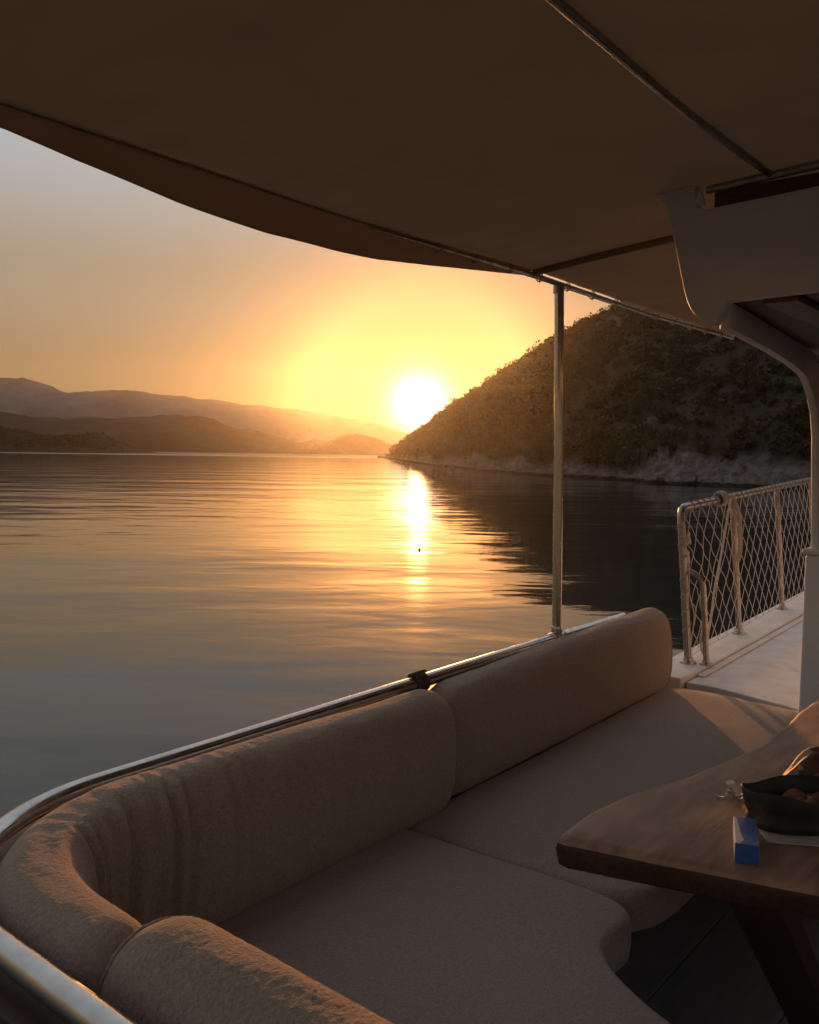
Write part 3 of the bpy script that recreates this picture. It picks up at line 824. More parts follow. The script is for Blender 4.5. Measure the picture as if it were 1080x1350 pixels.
# ---- cushions ------------------------------------------------------
def cushion(name, path, w, h, z0, endr, label, wr=None, seed=0, m=None, crown=2.6, cat='backrest cushion', grp=None, top=None, nprof=56, lean=0.0, fuzz=0.0, step=0.011, pipes=()):
    """upholstered backrest: rounded section swept along a plan path, ends rounded off"""
    P = np.array(path, float)
    seg = np.r_[0, np.cumsum(np.linalg.norm(np.diff(P, axis=0), axis=1))]
    Ltot = seg[-1]
    n = int(Ltot / step) + 2
    # denser at ends
    s = np.linspace(0, Ltot, n)
    ends = endr * (1 - np.cos(np.linspace(0, math.pi / 2, 14)))
    s = np.unique(np.r_[ends, s[(s > endr) & (s < Ltot - endr)], Ltot - ends])
    px = np.interp(s, seg, P[:, 0]); py = np.interp(s, seg, P[:, 1])
    k = np.ones(5) / 5
    tx = np.gradient(px, s); ty = np.gradient(py, s); ln = np.hypot(tx, ty); tx /= ln; ty /= ln
    nx, ny = -ty, tx                                        # to port/outwards
    ang = np.linspace(0, 2 * math.pi, nprof, endpoint=False)
    ca, sa = np.cos(ang), np.sin(ang)
    ex = 2 / crown
    qx = np.sign(ca) * np.abs(ca) ** ex * w / 2
    qz = np.sign(sa) * np.abs(sa) ** (2 / 2.9)
    V = []
    for i in range(len(s)):
        d = min(s[i], Ltot - s[i])
        e = 1.0 if d >= endr else math.sqrt(max(0.0, 1 - (1 - d / endr) ** 2.2))
        kz = 0.42 + 0.58 * e ** 0.9
        kw = 0.35 + 0.65 * e ** 0.8
        hh = h if top is None else h + float(np.interp(s[i], [t[0] for t in top], [t[1] for t in top]))
        zz = z0 + hh / 2 * (1 + qz)
        # rounded end: squeeze the top corner down, keep the foot
        zz = np.where(qz > 0, z0 + hh / 2 * (1 + qz * (1 - (1 - kz) * 1.0)), z0 + hh / 2 * (1 + qz * (0.8 + 0.2 * e)))
        off = qx * kw
        ln_ = lean * (zz - z0) / h
        fat = 0.008 * fbm(np.full(nprof, s[i] * 3.1) + seed, zz * 4, 3, seed + 300)
        off = off * (1 + fat * 4)
        zz = zz + 0.012 * fbm(np.full(nprof, s[i] * 2.3), ca * 1.2 + 5, 3, seed + 310) * (sa > 0)
        if wr is not None:
            off, zz = wr(s[i], ca, sa, off, zz)
        if fuzz:
            arc = ang * (w + h) / math.pi / 1.15
            q_ = np.full(nprof, s[i])
            fz_ = fuzz * (0.9 * fbm(q_ * 120, arc * 120, 2, seed + 330) + 0.10 * fbm(q_ * 26, arc * 30, 2, seed + 340))
            off = off + fz_ * ca; zz = zz + fz_ * sa
        V.append(np.stack([px[i] + nx[i] * (off + ln_), py[i] + ny[i] * (off + ln_), zz], 1))
    V = np.array(V); ns = len(s)
    mb = MB(); mb.v = [tuple(p) for p in V.reshape(-1, 3)]
    for i in range(ns - 1):
        for j in range(nprof):
            j2 = (j + 1) % nprof
            mb.f.append((i * nprof + j, i * nprof + j2, (i + 1) * nprof + j2, (i + 1) * nprof + j))
    mb.f.append(tuple(range(nprof))); mb.f.append(tuple((ns - 1) * nprof + j for j in range(nprof)))
    c = (float(P[len(P) // 2, 0]), float(P[len(P) // 2, 1]), z0)
    o = mb.build(name, m or M['terry'], origin=c, auto=R_(60)); place_boat(o, c)
    for pp in pipes:
        i = int(np.argmin(np.abs(s - pp))); ctr_ = V[i].mean(0)
        ring = [tuple(ctr_ + (q - ctr_) * 1.006) for q in V[i][::2]]
        p_ = MB(); p_.tube(ring, 0.0038, 8, closed=True)
        p_.build('piping', m or M['terry'], o, origin=c)
    return tag(o, label, cat, grp)


def arc_path(off, u_end, v_end):
    """centre line of the corner backrest, off inside the rail"""
    cu, cv, r = 1.17, 1.42, 0.50 - off
    pts = [(cu - r, v_end)] if v_end < cv else []
    for i in range(41):
        a = math.pi - math.pi / 2 * i / 40
        pts.append((cu + r * math.cos(a), cv + r * math.sin(a)))
    pts.append((u_end, cv + r + 0.005))
    # resample finely
    P = np.array(pts); seg = np.r_[0, np.cumsum(np.linalg.norm(np.diff(P, axis=0), axis=1))]
    s = np.linspace(0, seg[-1], 400)
    x = np.interp(s, seg, P[:, 0]); y = np.interp(s, seg, P[:, 1])
    k = np.ones(31) / 31
    xs = np.convolve(np.pad(x, 15, 'edge'), k, 'valid'); ys = np.convolve(np.pad(y, 15, 'edge'), k, 'valid')
    xs[:8] = x[:8]; ys[:8] = y[:8]; xs[-8:] = x[-8:]; ys[-8:] = y[-8:]
    return list(zip(xs, ys))


def corner_wrinkles(s, ca, sa, off, zz):
    # gathers on the inside of the bend: narrow vertical pleats that run over the crest
    amt = math.exp(-((s - 0.80) / 0.30) ** 2)
    ph = s * 100 + 2.2 * np.sin(zz * 7 + s * 5) + 5 * float(fbm(np.array([s * 6]), np.array([1.0]), 2, 9)[0])
    pleat = np.sin(ph) * (0.6 + 0.4 * np.sin(s * 37))
    inner = np.clip(-ca + 0.25, 0, 1) * np.clip(sa + 1.1, 0, 1)
    off = off + 0.0155 * amt * pleat * inner
    zz = zz + 0.0032 * amt * pleat * np.clip(sa, 0, 1) * np.clip(-ca + 0.7, 0, 1)
    am2 = math.exp(-((s - 1.3) / 0.45) ** 2)
    off = off + 0.0065 * am2 * np.sin(s * 34 + 1.5 * np.sin(zz * 5)) * inner
    return off, zz


BK = 'backrest cushions round the stern seat'
cushion('backrest_cushion', arc_path(0.125, 2.41, 1.20), 0.205, 0.44, -1.235, 0.10,
        'long taupe backrest bending round the stern corner, puckered with wrinkles on its bend', wr=corner_wrinkles, seed=1, grp=BK, fuzz=0.0009, step=0.004, nprof=230, pipes=(2.44,),
        top=[(0, 0.0), (0.6, 0.01), (1.2, 0.0), (2.3, -0.012)])
cushion('backrest_cushion', [(2.425 + 0.05 * i, 1.838 + 0.0008 * i) for i in range(41)] + [(4.47, 1.871)], 0.185, 0.43, -1.235, 0.15,
        'straight taupe backrest beside the awning pole, ending at the side deck', seed=2, grp=BK, fuzz=0.0012, step=0.007, nprof=120, pipes=(0.03, 1.99), top=[(0, -0.02), (1, 0.0), (2.1, 0.01)], lean=0.02)
cushion('backrest_cushion', [(0.835, 1.272 - 0.05 * i) for i in range(60)], 0.235, 0.475, -1.245, 0.12,
        'fuzzy taupe backrest across the stern, nearest the front rail at the bottom of the photo', seed=3, grp=BK, fuzz=0.0013, step=0.0035, nprof=270, pipes=(0.05,))


def seat_slab(name, outline, z1, th, label, smooth_iters=2, m=None, grp=None):
    # outline: plan polygon; rounded top and bottom edges
    pts = [Vector((p[0], p[1])) for p in outline]
    # resample at 2.5 cm then smooth corners
    res = []
    for i in range(len(pts)):
        a, b = pts[i], pts[(i + 1) % len(pts)]
        k = max(1, int((b - a).length / 0.02))
        for j in range(k): res.append(a.lerp(b, j / k))
    P = np.array([[p.x, p.y] for p in res])
    for _ in range(smooth_iters * 4): P = (np.roll(P, 1, 0) + 2 * P + np.roll(P, -1, 0)) / 4
    A = 0.5 * np.sum(P[:, 0] * np.roll(P[:, 1], -1) - np.roll(P[:, 0], -1) * P[:, 1])
    t = np.roll(P, -1, 0) - np.roll(P, 1, 0); t /= np.linalg.norm(t, axis=1)[:, None]
    N = np.stack([-t[:, 1], t[:, 0]], 1) * (1 if A > 0 else -1)      # inwards
    r = 0.034
    rings = [(0.02, z1 - th), (0.003, z1 - th + 0.012), (0, z1 - th + 0.04), (0, z1 - r * 1.1)]
    for a in np.linspace(0.25, math.pi / 2, 6): rings.append((r * (1 - math.cos(a)), z1 - r * 1.1 + r * math.sin(a)))
    n = len(P); mb = MB()
    for (off, z) in rings:
        wob = 0.004 * fbm(P[:, 0] * 5, P[:, 1] * 5, 2, 400)
        Q = P + N * off
        mb.v.extend([(float(q[0]), float(q[1]), float(z + w)) for q, w in zip(Q, wob)])
    for i in range(len(rings) - 1):
        for j in range(n):
            j2 = (j + 1) % n
            mb.f.append((i * n + j, i * n + j2, (i + 1) * n + j2, (i + 1) * n + j))
    mb.f.append(tuple(range(n)))
    # top: constrained triangulation with inner points, slightly crowned
    from mathutils.geometry import delaunay_2d_cdt
    Q = P + N * rings[-1][0]
    lo_, hi_ = Q.min(0), Q.max(0)
    gx, gy = np.meshgrid(np.arange(lo_[0], hi_[0], 0.05), np.arange(lo_[1], hi_[1], 0.05), indexing='ij')
    G = np.stack([gx.ravel(), gy.ravel()], 1) + rng.normal(0, 0.004, (gx.size, 2))
    Q2 = np.roll(Q, -1, 0)
    cross = ((Q[None, :, 1] > G[:, None, 1]) != (Q2[None, :, 1] > G[:, None, 1])) & (G[:, None, 0] < (Q2 - Q)[None, :, 0] * (G[:, None, 1] - Q[None, :, 1]) / ((Q2 - Q)[None, :, 1] + 1e-12) + Q[None, :, 0])
    dmin = np.sqrt(((G[:, None, :] - Q[None, :, :]) ** 2).sum(2)).min(1)
    keep = (cross.sum(1) % 2 == 1) & (dmin > 0.03)
    G = G[keep]; dmin = dmin[keep]
    pts2 = [Vector((float(a), float(b))) for a, b in Q] + [Vector((float(a), float(b))) for a, b in G]
    ov, oe, of, _1, _2, _3 = delaunay_2d_cdt(pts2, [(j, (j + 1) % n) for j in range(n)], [tuple(range(n))], 1, 1e-5)
    zr_ = [mb.v[(len(rings) - 1) * n + j][2] for j in range(n)]
    allxy = np.array([[p.x, p.y] for p in ov]); de = np.sqrt(((allxy[:, None, :] - Q[None, :, :]) ** 2).sum(2)).min(1)
    near_i = np.sqrt(((allxy[:, None, :] - Q[None, :, :]) ** 2).sum(2)).argmin(1)
    crown = 0.012 * (1 - np.exp(-de / 0.12)) + 0.006 * fbm(allxy[:, 0] * 3.2, allxy[:, 1] * 3.2, 3, 410) * np.clip(de / 0.1, 0, 1)
    tz_ = np.where(de < 1e-4, np.array(zr_)[near_i], z1 + crown)
    mb.add([(float(a), float(b), float(z)) for (a, b), z in zip(allxy, tz_)], of)
    c = (float(P[:, 0].mean()), float(P[:, 1].mean()), z1 - th)
    o = mb.build(name, m or M['terry_seat'], origin=c, auto=R_(50), weld=1e-4); place_boat(o, c)
    return tag(o, label, 'seat cushion', grp)


SK = 'seat cushions of the stern bench'
arc_in = [(1.928 + 0.0, 0.984)]
near = [(2.160, 1.80), (2.178, 1.345), (2.192, 1.19), (2.188, 1.07), (2.180, 0.975), (2.13, 0.932), (2.05, 0.932), (1.985, 0.955), (1.93, 0.945), (1.885, 0.895), (1.843, 0.83), (1.795, 0.75), (1.765, 0.67), (1.745, 0.5), (1.735, -1.7),
        (0.80, -1.7), (0.80, 1.1), (0.86, 1.45), (1.02, 1.66), (1.2, 1.78), (1.6, 1.80)]
seat_slab('seat_cushion', near, SEAT_Z, 0.13, 'large taupe seat cushion with a scooped inner corner, in front of the wrinkled backrest', 3, grp=SK)
far = [(2.172, 1.80), (4.44, 1.83), (4.50, 1.70), (4.475, 1.45), (4.44, 1.17), (4.43, 1.035), (4.30, 0.98), (3.2, 0.955), (2.45, 0.945), (2.30, 0.965), (2.215, 1.01), (2.196, 1.1), (2.20, 1.19), (2.186, 1.345)]
seat_slab('seat_cushion', far, SEAT_Z - 0.012, 0.13, 'long taupe seat cushion between the straight backrest and the table', 2, grp=SK)
# base under the seats
mb = MB()
mb.prism([(a, b, SOLE_Z) for a, b in [(0.74, -1.85), (1.55, -1.85), (1.55, 0.6), (1.62, 0.9), (1.8, 1.15), (2.05, 1.23), (4.42, 1.23), (4.42, 1.85), (1.2, 1.85), (0.9, 1.70), (0.74, 1.45)]], (0, 0, SEAT_Z - 0.135 - SOLE_Z))
o = mb.build('bench_base', M['seatbase'], origin=(2, 1.3, SOLE_Z), bevel=0.004, smooth=False); place_boat(o, (2, 1.3, SOLE_Z))
tag(o, 'dark wooden bench base under the seat cushions', 'bench')

# ---- table -----------------------------------------------------------
tb = boat_empty('table', (2.8, 0.3, SOLE_Z), 'heavy varnished wooden table with a live edge in front of the seats', 'table')
TO = (2.8, 0.3, SOLE_Z)
port = [(1.835, 1.022), (1.90, 1.026), (2.03, 1.030), (2.188, 1.018), (2.384, 0.954), (2.581, 0.913), (2.836, 0.871), (2.93, 0.858), (2.965, 0.868), (3.05, 0.874), (3.12, 0.866), (3.336, 0.878), (3.60, 0.870), (3.9, 0.86), (4.02, 0.80)]
star = [(4.05, -0.2), (3.6, -0.25), (3.0, -0.22), (2.5, -0.27), (2.12, -0.24)]
aft = [(2.08, 0.1), (2.0, 0.40), (1.936, 0.621)]
pl = port + star + aft
mb = MB(); n = len(pl)
cen = Vector((2.9, 0.35))
ringspec = [(0.028, -1.004), (0.004, -0.990), (-0.004, -0.95), (0.0, -0.937), (0.004, -0.929), (0.011, -0.923), (0.022, TAB_Z)]
res = []
for i in range(n):
    a, b = Vector(pl[i]), Vector(pl[(i + 1) % n]); k = max(1, int((b - a).length / 0.03))
    for j in range(k): res.append(a.lerp(b, j / k))
P = np.array([[p.x, p.y] for p in res]); P = (np.roll(P, 1, 0) + 4 * P + np.roll(P, -1, 0)) / 6
t = np.roll(P, -1, 0) - np.roll(P, 1, 0); t /= np.linalg.norm(t, axis=1)[:, None]
A = 0.5 * np.sum(P[:, 0] * np.roll(P[:, 1], -1) - np.roll(P[:, 0], -1) * P[:, 1])
N = np.stack([-t[:, 1], t[:, 0]], 1) * (1 if A > 0 else -1)
arcp = np.cumsum(np.linalg.norm(P - np.roll(P, 1, 0), axis=1))
for ri, (off, z) in enumerate(ringspec):
    w = 0.006 * fbm(arcp * 9, arcp * 0 + ri * 0.25, 3, 500)
    Q = P + N * (off + w)[:, None]
    mb.v.extend([(float(q[0]), float(q[1]), z) for q in Q])
n = len(P)
for i in range(len(ringspec) - 1):
    for j in range(n):
        j2 = (j + 1) % n; mb.f.append((i * n + j, i * n + j2, (i + 1) * n + j2, (i + 1) * n + j))
mb.f.append(tuple(range(n))); mb.f.append(tuple((len(ringspec) - 1) * n + j for j in range(n)))
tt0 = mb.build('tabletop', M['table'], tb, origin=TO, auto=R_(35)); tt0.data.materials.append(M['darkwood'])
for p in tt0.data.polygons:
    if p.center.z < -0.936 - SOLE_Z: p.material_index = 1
# splayed plank legs with a stretcher
for (ut, ub) in ((1.99, 2.62), (3.86, 3.30)):
    for v0 in (0.585, 0.0):
        mb = MB()
        a = Vector((ut, v0, -0.99)); b = Vector((ub, v0, SOLE_Z + 0.001))
        mb.add([a + Vector((q * 0.042, p * 0.062, 0)) for q in (-1, 1) for p in (-1, 1)] + [b + Vector((q * 0.042, p * 0.062, 0)) for q in (-1, 1) for p in (-1, 1)],
               [(0, 1, 3, 2), (4, 6, 7, 5), (0, 4, 5, 1), (2, 3, 7, 6), (0, 2, 6, 4), (1, 5, 7, 3)])
        mb.build('leg', M['darkwood'], tb, origin=TO, bevel=0.004, smooth=False)
mb = MB(); mb.aabox(2.45, 3.48, 0.26, 0.33, -1.46, -1.36); mb.build('stretcher', M['darkwood'], tb, origin=TO, bevel=0.004, smooth=False)
for u0 in (2.40, 3.53):
    mb = MB(); mb.aabox(u0 - 0.03, u0 + 0.03, 0.063, 0.522, -1.45, -1.37); mb.build('cross_rail', M['darkwood'], tb, origin=TO, bevel=0.004, smooth=False)

# ---- things on the table --------------------------------------------
# blue and white carton
bx = boat_empty('carton', (2.06, 0.652, TAB_Z), 'small long blue and white carton standing at the table edge', 'box')
c0 = Vector((1.993, 0.6185, 0)); dirv = (Vector((2.139 + 0.02, 0.680, 0)) - c0); dirv.normalize(); sdv = Vector((-dirv.y, dirv.x, 0))
BO = (2.06, 0.652, TAB_Z)
hw, hh, ln = 0.026, 0.0225, 0.155
ctr = c0 + dirv * ln / 2 + Vector((0, 0, TAB_Z + hh + 0.001))
mb = MB(); mb.box(ctr, dirv * ln / 2, sdv * hw, Vector((0, 0, hh))); mb.build('carton_body', M['whitecard'], bx, origin=BO, bevel=0.0012, smooth=False)
mb = MB(); mb.box(ctr - dirv * (ln / 2 + 0.0006), dirv * 0.0005, sdv * (hw - 0.0003), Vector((0, 0, hh - 0.0003))); mb.build('end_panel', M['bluecard'], bx, origin=BO, smooth=False)
# blue print band on the lid: a slanted edge, white at the near-left corner
mb = MB(); zt = hh + 0.0004
q = lambda f, s: ctr + dirv * (f * ln / 2) + sdv * (s * hw) + Vector((0, 0, zt))
mb.prism([q(-0.99, -0.98), q(-0.99, 0.55), q(-0.72, 0.25), q(-0.35, 0.45), q(0.98, 0.75), q(0.98, -0.98)], (0, 0, 0.0006))
mb.build('lid_print', M['bluecard'], bx, origin=BO, smooth=False)

# dark open pouch/bowl
RX = math.atan2(-CA, SA)                       # boat-frame angle of camera-right
CR = Vector((math.cos(RX), math.sin(RX)))      # camera right in boat frame
CF = Vector((CA, SA))                          # camera forward in boat frame


def camxy(x, y):
    return CR * x + CF * y


c = camxy(0.985, 2.150)
bw_ = boat_empty('bowl', (c.x, c.y, TAB_Z), 'dark oval open leather bowl with a soft rim on the table', 'bowl')
KO = (c.x, c.y, TAB_Z)
prof = [(0.070, 0.001), (0.088, 0.004), (0.098, 0.016), (0.098, 0.026), (0.094, 0.034), (0.102, 0.056), (0.109, 0.094), (0.107, 0.097), (0.103, 0.094), (0.096, 0.056), (0.085, 0.02), (0.05, 0.012), (0.01, 0.011)]
mb = MB(); mb.lathe(prof, (c.x, c.y, TAB_Z + 0.0012), 64, sx=1.38, sy=0.80, rot=RX + 0.10,
                    wob=lambda a, r, z: (0.006 * math.sin(2 * a + 0.6) + 0.003 * math.sin(5 * a)) * max(0, z - 0.03) / 0.05)
mb.build('bowl_body', M['leather'], bw_, origin=KO, auto=R_(60))
# rag inside
mb = MB(); prof = [(0.001, 0.055), (0.03, 0.058), (0.05, 0.050), (0.062, 0.035), (0.066, 0.02)]
cc = camxy(1.01, 2.165)
mb.lathe(prof[::-1], (cc.x, cc.y, TAB_Z + 0.012), 40, sx=1.2, sy=0.8, rot=RX, wob=lambda a, r, z: 0.012 * math.sin(3 * a + 1) * r / 0.06 + 0.006 * math.sin(7 * a))
o = mb.build('rag', M['rag'], origin=(cc.x, cc.y, TAB_Z)); place_boat(o, (cc.x, cc.y, TAB_Z)); tag(o, 'crumpled brown rag lying in the dark bowl', 'rag')

# patterned cloth purse leaning behind the bowl
c = camxy(1.105, 2.285)
ps = boat_empty('purse', (c.x, c.y, TAB_Z), 'rounded red and cream patterned cloth purse with a blue eye bead', 'purse')
SO = (c.x, c.y, TAB_Z)
bm = bmesh.new(); bmesh.ops.create_icosphere(bm, subdivisions=4, radius=1)
mb = MB(); bm.verts.ensure_lookup_table()
vs = []
for v in bm.verts:
    p = v.co
    k = 1 + 0.07 * math.sin(5 * p.x + 3 * p.z) + 0.05 * math.sin(9 * p.y + 4 * p.x)
    q = camxy(p.x * 0.105 * k, p.y * 0.060 * k + 0.02 * p.z)
    vs.append((c.x + q.x, c.y + q.y, TAB_Z + 0.001 + max(0, 0.070 + (p.z * 0.074 + 0.030 * p.x) * k)))
mb.add(vs, [tuple(v.index for v in f.verts) for f in bm.faces]); bm.free()
mb.build('purse_body', M['print'], ps, origin=SO, auto=R_(80))
e = camxy(-0.098, -0.036)
bead = MB(); pts = camxy(-0.082, -0.050)
for rr, mm_, off in ((0.0125, 'glassblue', 0.0), (0.0065, 'leather', 0.0035)):
    b2 = MB(); ct = Vector((c.x + pts.x, c.y + pts.y, TAB_Z + 0.056)); fw = Vector((CF.x, CF.y, 0)) * -1 + Vector((0, 0, 0.35)); fw.normalize()
    b2.tube([ct - fw * 0.003 + fw * off, ct + fw * 0.003 + fw * off], rr, 20)
    bo = b2.build('eye_bead' if mm_ == 'glassblue' else 'pupil', M[mm_], ps if mm_ == 'glassblue' else bead_o, origin=SO, bevel=0.0012)
    if mm_ == 'glassblue': bead_o = bo

# paper napkin
c = camxy(0.975, 2.10)
mb = MB(); nn = 18; vs = []
for i in range(nn):
    for j in range(nn):
        x = (i / (nn - 1) - 0.5) * 0.21; y = (j / (nn - 1) - 0.5) * 0.14
        q = camxy(x + 0.1 * y, y - 0.12 * x)
        z = 0.0045 + 0.004 * float(fbm(np.array([x * 22]), np.array([y * 22]), 2, 700)[0])
        vs.append((c.x + q.x, c.y + q.y, TAB_Z + max(0.0006, z * (0.3 + 0.7 * abs(2 * i / (nn - 1) - 1)))))
fs = [(i * nn + j, (i + 1) * nn + j, (i + 1) * nn + j + 1, i * nn + j + 1) for i in range(nn - 1) for j in range(nn - 1)]
mb.add(vs, fs); o = mb.build('napkin', M['napkin'], origin=(c.x, c.y, TAB_Z)); place_boat(o, (c.x, c.y, TAB_Z))
md = o.modifiers.new('thickness', 'SOLIDIFY'); md.thickness = 0.0008; md.offset = 1
tag(o, 'pale paper napkin under the dark bowl', 'napkin')

# clear crumpled wrapper
def wrapper(c, s, seed, label):
    bm = bmesh.new(); bmesh.ops.create_icosphere(bm, subdivisions=2, radius=1); r2 = random.Random(seed)
    mb = MB(); vs = []
    for v in bm.verts:
        p = v.co * r2.uniform(0.7, 1.1)
        q = camxy(p.x * s[0], p.y * s[1])
        vs.append((c.x + q.x, c.y + q.y, TAB_Z + 0.001 + max(0, s[2] * (0.85 + p.z))))
    mb.add(vs, [tuple(v.index for v in f.verts) for f in bm.faces]); bm.free()
    o = mb.build('plastic_wrapper', M['clear'], origin=(c.x, c.y, TAB_Z), smooth=False); place_boat(o, (c.x, c.y, TAB_Z)); tag(o, label, 'wrapper', 'clear wrappers on the table')


wrapper(camxy(0.905, 2.325), (0.046, 0.036, 0.026), 5, 'crumpled clear plastic wrapper glinting beside the dark bowl')
wrapper(camxy(0.848, 2.325), (0.014, 0.008, 0.006), 8, 'tiny glinting scrap of clear plastic left of the bigger crumpled wrapper')

# ---- net railing along the side deck -------------------------------
nr = boat_empty('net_railing', (4.92, 1.9, DECK_Z), 'steel side railing strung with a white diamond net beside the side deck', 'railing')
NO = (4.92, 1.9, DECK_Z)


def rv(u): return 1.905 + 0.060 * (u - 4.92)


def rz(u): return -0.300 + 0.028 * (u - 5.0)


def vt(u): return rv(u) + 0.085


def bz(u): return DECK_Z + 0.026


stan = [4.935, 5.99, 7.20, 8.45, 9.7]
# bent top rail: up the first stanchion, round the bend and forward
pts = [(4.935, rv(4.935), bz(4.9)), (4.95, rv(4.935) + 0.04, -0.8), (4.965, vt(4.965) - 0.006, -0.40), (4.968, vt(4.968), -0.345), (4.985, vt(4.985), -0.312), (5.02, vt(5.02), rz(5.02))]
for u in np.linspace(5.15, 9.8, 30): pts.append((u, vt(u), rz(u)))
mb = MB(); mb.tube(pts, 0.0215, 14); mb.build('top_rail', M['dull_steel'], nr, origin=NO)
for u in stan[1:]:
    mb = MB(); mb.tube([(u - 0.0, rv(u), bz(u)), (u + 0.02, vt(u), rz(u) - 0.008)], 0.0195, 14); s_ = mb.build('stanchion', M['dull_steel'], nr, origin=NO)
for u in stan:
    mb = MB(); mb.lathe([(0.048, 0), (0.046, 0.008), (0.03, 0.016), (0.026, 0.034), (0.022, 0.036)], (u, rv(u), bz(u) - 0.0005), 20)
    mb.build('flange', M['dull_steel'], nr, origin=NO)
# short bent grab post inside the first stanchion
pts = [(4.955, rv(4.94) + 0.052, -0.665)]
for i in range(9):
    a = math.pi / 2 * i / 8
    pts.append((4.965 + 0.01 * math.sin(a), rv(4.94) + 0.052 - 0.11 * math.sin(a), -0.665 - 0.10 * (1 - math.cos(a))))
pts += [(4.972, rv(4.94) - 0.075, -0.95), (4.965, rv(4.94) - 0.095, bz(5))]
mb = MB(); mb.tube(pts, 0.017, 12); mb.lathe([(0.040, 0), (0.038, 0.008), (0.024, 0.014), (0.02, 0.03)], (4.965, rv(4.94) - 0.095, bz(5) - 0.0005), 18)
mb.build('grab_post', M['dull_steel'], nr, origin=NO)
# the net: two families of knotted strings
def net_pt(s, t):
    """s along in metres from u=4.96, t 0 bottom..1 top"""
    u = 4.965 + s
    j = 0.016 * math.sin(12.9 * s + 7.7 * t) + 0.012 * math.sin(31 * s - 17 * t)
    loose = max(0, 1 - s / 1.0)
    uu = u + j * (0.6 + 1.5 * loose) * math.sin(math.pi * t)
    sag = -0.030 * loose * math.sin(math.pi * t) * math.sin(3 * s + 2)
    z = bz(uu) + 0.035 + (rz(uu) - bz(uu) - 0.05) * t + sag
    v = rv(uu) + (vt(uu) - rv(uu)) * t - 0.012 * math.sin(math.pi * t) * (1 + 2 * loose)
    return (uu, v, z)


mb = MB(); cell = 0.182; rows = 10; Lnet = 4.7
ncell = int(Lnet / cell)
for fam in (1, -1):
    for k in range(-rows, ncell + rows):
        pts = []
        for q in range(0, rows * 3 + 1):
            t = q / (rows * 3)
            s = (k + fam * t * rows / 2.0) * cell + (0 if fam == 1 else rows / 2 * cell)
            if -0.001 <= s <= Lnet: pts.append(net_pt(s, t))
        if len(pts) > 2: mb.tube(pts, 0.0023, 5, caps=False)
# border lines
mb.tube([net_pt(s, 0) for s in np.linspace(0, Lnet, 60)], 0.0035, 5)
mb.tube([net_pt(0.0, t) for t in np.linspace(0, 1, 20)], 0.0035, 5)
mb.tube([net_pt(s, 1) for s in np.linspace(0, Lnet, 60)], 0.0035, 5)
mb.build('net', M['twine'], nr, origin=NO)
mb = MB(); pts = []
for tz in np.linspace(-1.05, -0.38, 86):
    tt_ = (tz - bz(5)) / (-0.345 - bz(5)); a = (tz + 1.05) / 0.10 * 2 * math.pi
    pts.append((4.937 + 0.03 * tt_ + 0.0245 * math.cos(a), rv(4.94) + 0.085 * tt_ + 0.0245 * math.sin(a), tz))
for q in np.arange(0.075, 4.75, 0.118 / 14):
    a = q / 0.118 * 2 * math.pi; u = 4.965 + q
    pts.append((u, vt(u) + 0.0245 * math.cos(a), rz(u) + 0.0245 * math.sin(a)))
mb.tube(pts, 0.0034, 6)
mb.build('lacing', M['rope'], nr, origin=NO)

# mooring rope hung on the railing
mb = MB()
u0 = 5.70
for i in range(5):
    uc = u0 + 0.020 * i
    pts = [(uc + 0.01 * math.sin(2 * a), vt(uc) + 0.037 * math.cos(a), rz(uc) + 0.004 + (0.040 + 0.004 * (i % 2)) * math.sin(a)) for a in np.linspace(0, 2 * math.pi, 17)[:-1]]
    mb.tube(pts, 0.0105, 8, closed=True)


def rope(mb, pts, r, sub=10):
    P = np.array(pts); n = len(P); out = []
    for i in range(n - 1):
        p0, p1, p2, p3 = P[max(i - 1, 0)], P[i], P[i + 1], P[min(i + 2, n - 1)]
        for t in np.linspace(0, 1, sub, endpoint=False):
            out.append(0.5 * (2 * p1 + (p2 - p0) * t + (2 * p0 - 5 * p1 + 4 * p2 - p3) * t ** 2 + (3 * p1 - p0 - 3 * p2 + p3) * t ** 3))
    out.append(P[-1]); mb.tube([tuple(p) for p in out], r, 8)


rope(mb, [(5.78, 1.985, -0.245), (5.82, 1.945, -0.36), (5.835, 1.93, -0.52), (5.82, 1.925, -0.63), (5.77, 1.925, -0.685), (5.72, 1.925, -0.67)], 0.0105)
rope(mb, [(5.765, 1.985, -0.25), (5.80, 1.94, -0.38), (5.805, 1.93, -0.55), (5.78, 1.925, -0.655), (5.72, 1.925, -0.69), (5.70, 1.925, -0.66), (5.74, 1.925, -0.635)], 0.0105)
o = mb.build('mooring_rope', M['rope'], origin=(5.74, 1.97, -0.7)); place_boat(o, (5.74, 1.97, -0.7))
tag(o, 'weathered rope wound round the net railing with its end hanging in a loop', 'rope')
# slack line running down inside the net and its tangled tail
mb = MB()
rope(mb, [(5.68, 1.955, -0.27), (5.55, 1.93, -0.42), (5.40, 1.905, -0.62), (5.26, 1.885, -0.80), (5.17, 1.865, -0.93), (5.12, 1.86, -1.02)], 0.007)
rope(mb, [(5.12, 1.86, -1.02), (5.07, 1.85, -1.08), (5.03, 1.86, -1.02), (5.04, 1.87, -0.92), (5.00, 1.87, -0.86), (5.02, 1.875, -0.78), (5.08, 1.875, -0.80), (5.09, 1.87, -0.90), (5.03, 1.86, -0.98), (4.99, 1.86, -1.06), (5.01, 1.85, -1.15)], 0.006)
o = mb.build('slack_line', M['twine'], origin=(5.1, 1.86, -1.15)); place_boat(o, (5.1, 1.86, -1.15))
tag(o, 'thin pale slack line slanting down behind the grab post and tangled at its foot', 'rope')
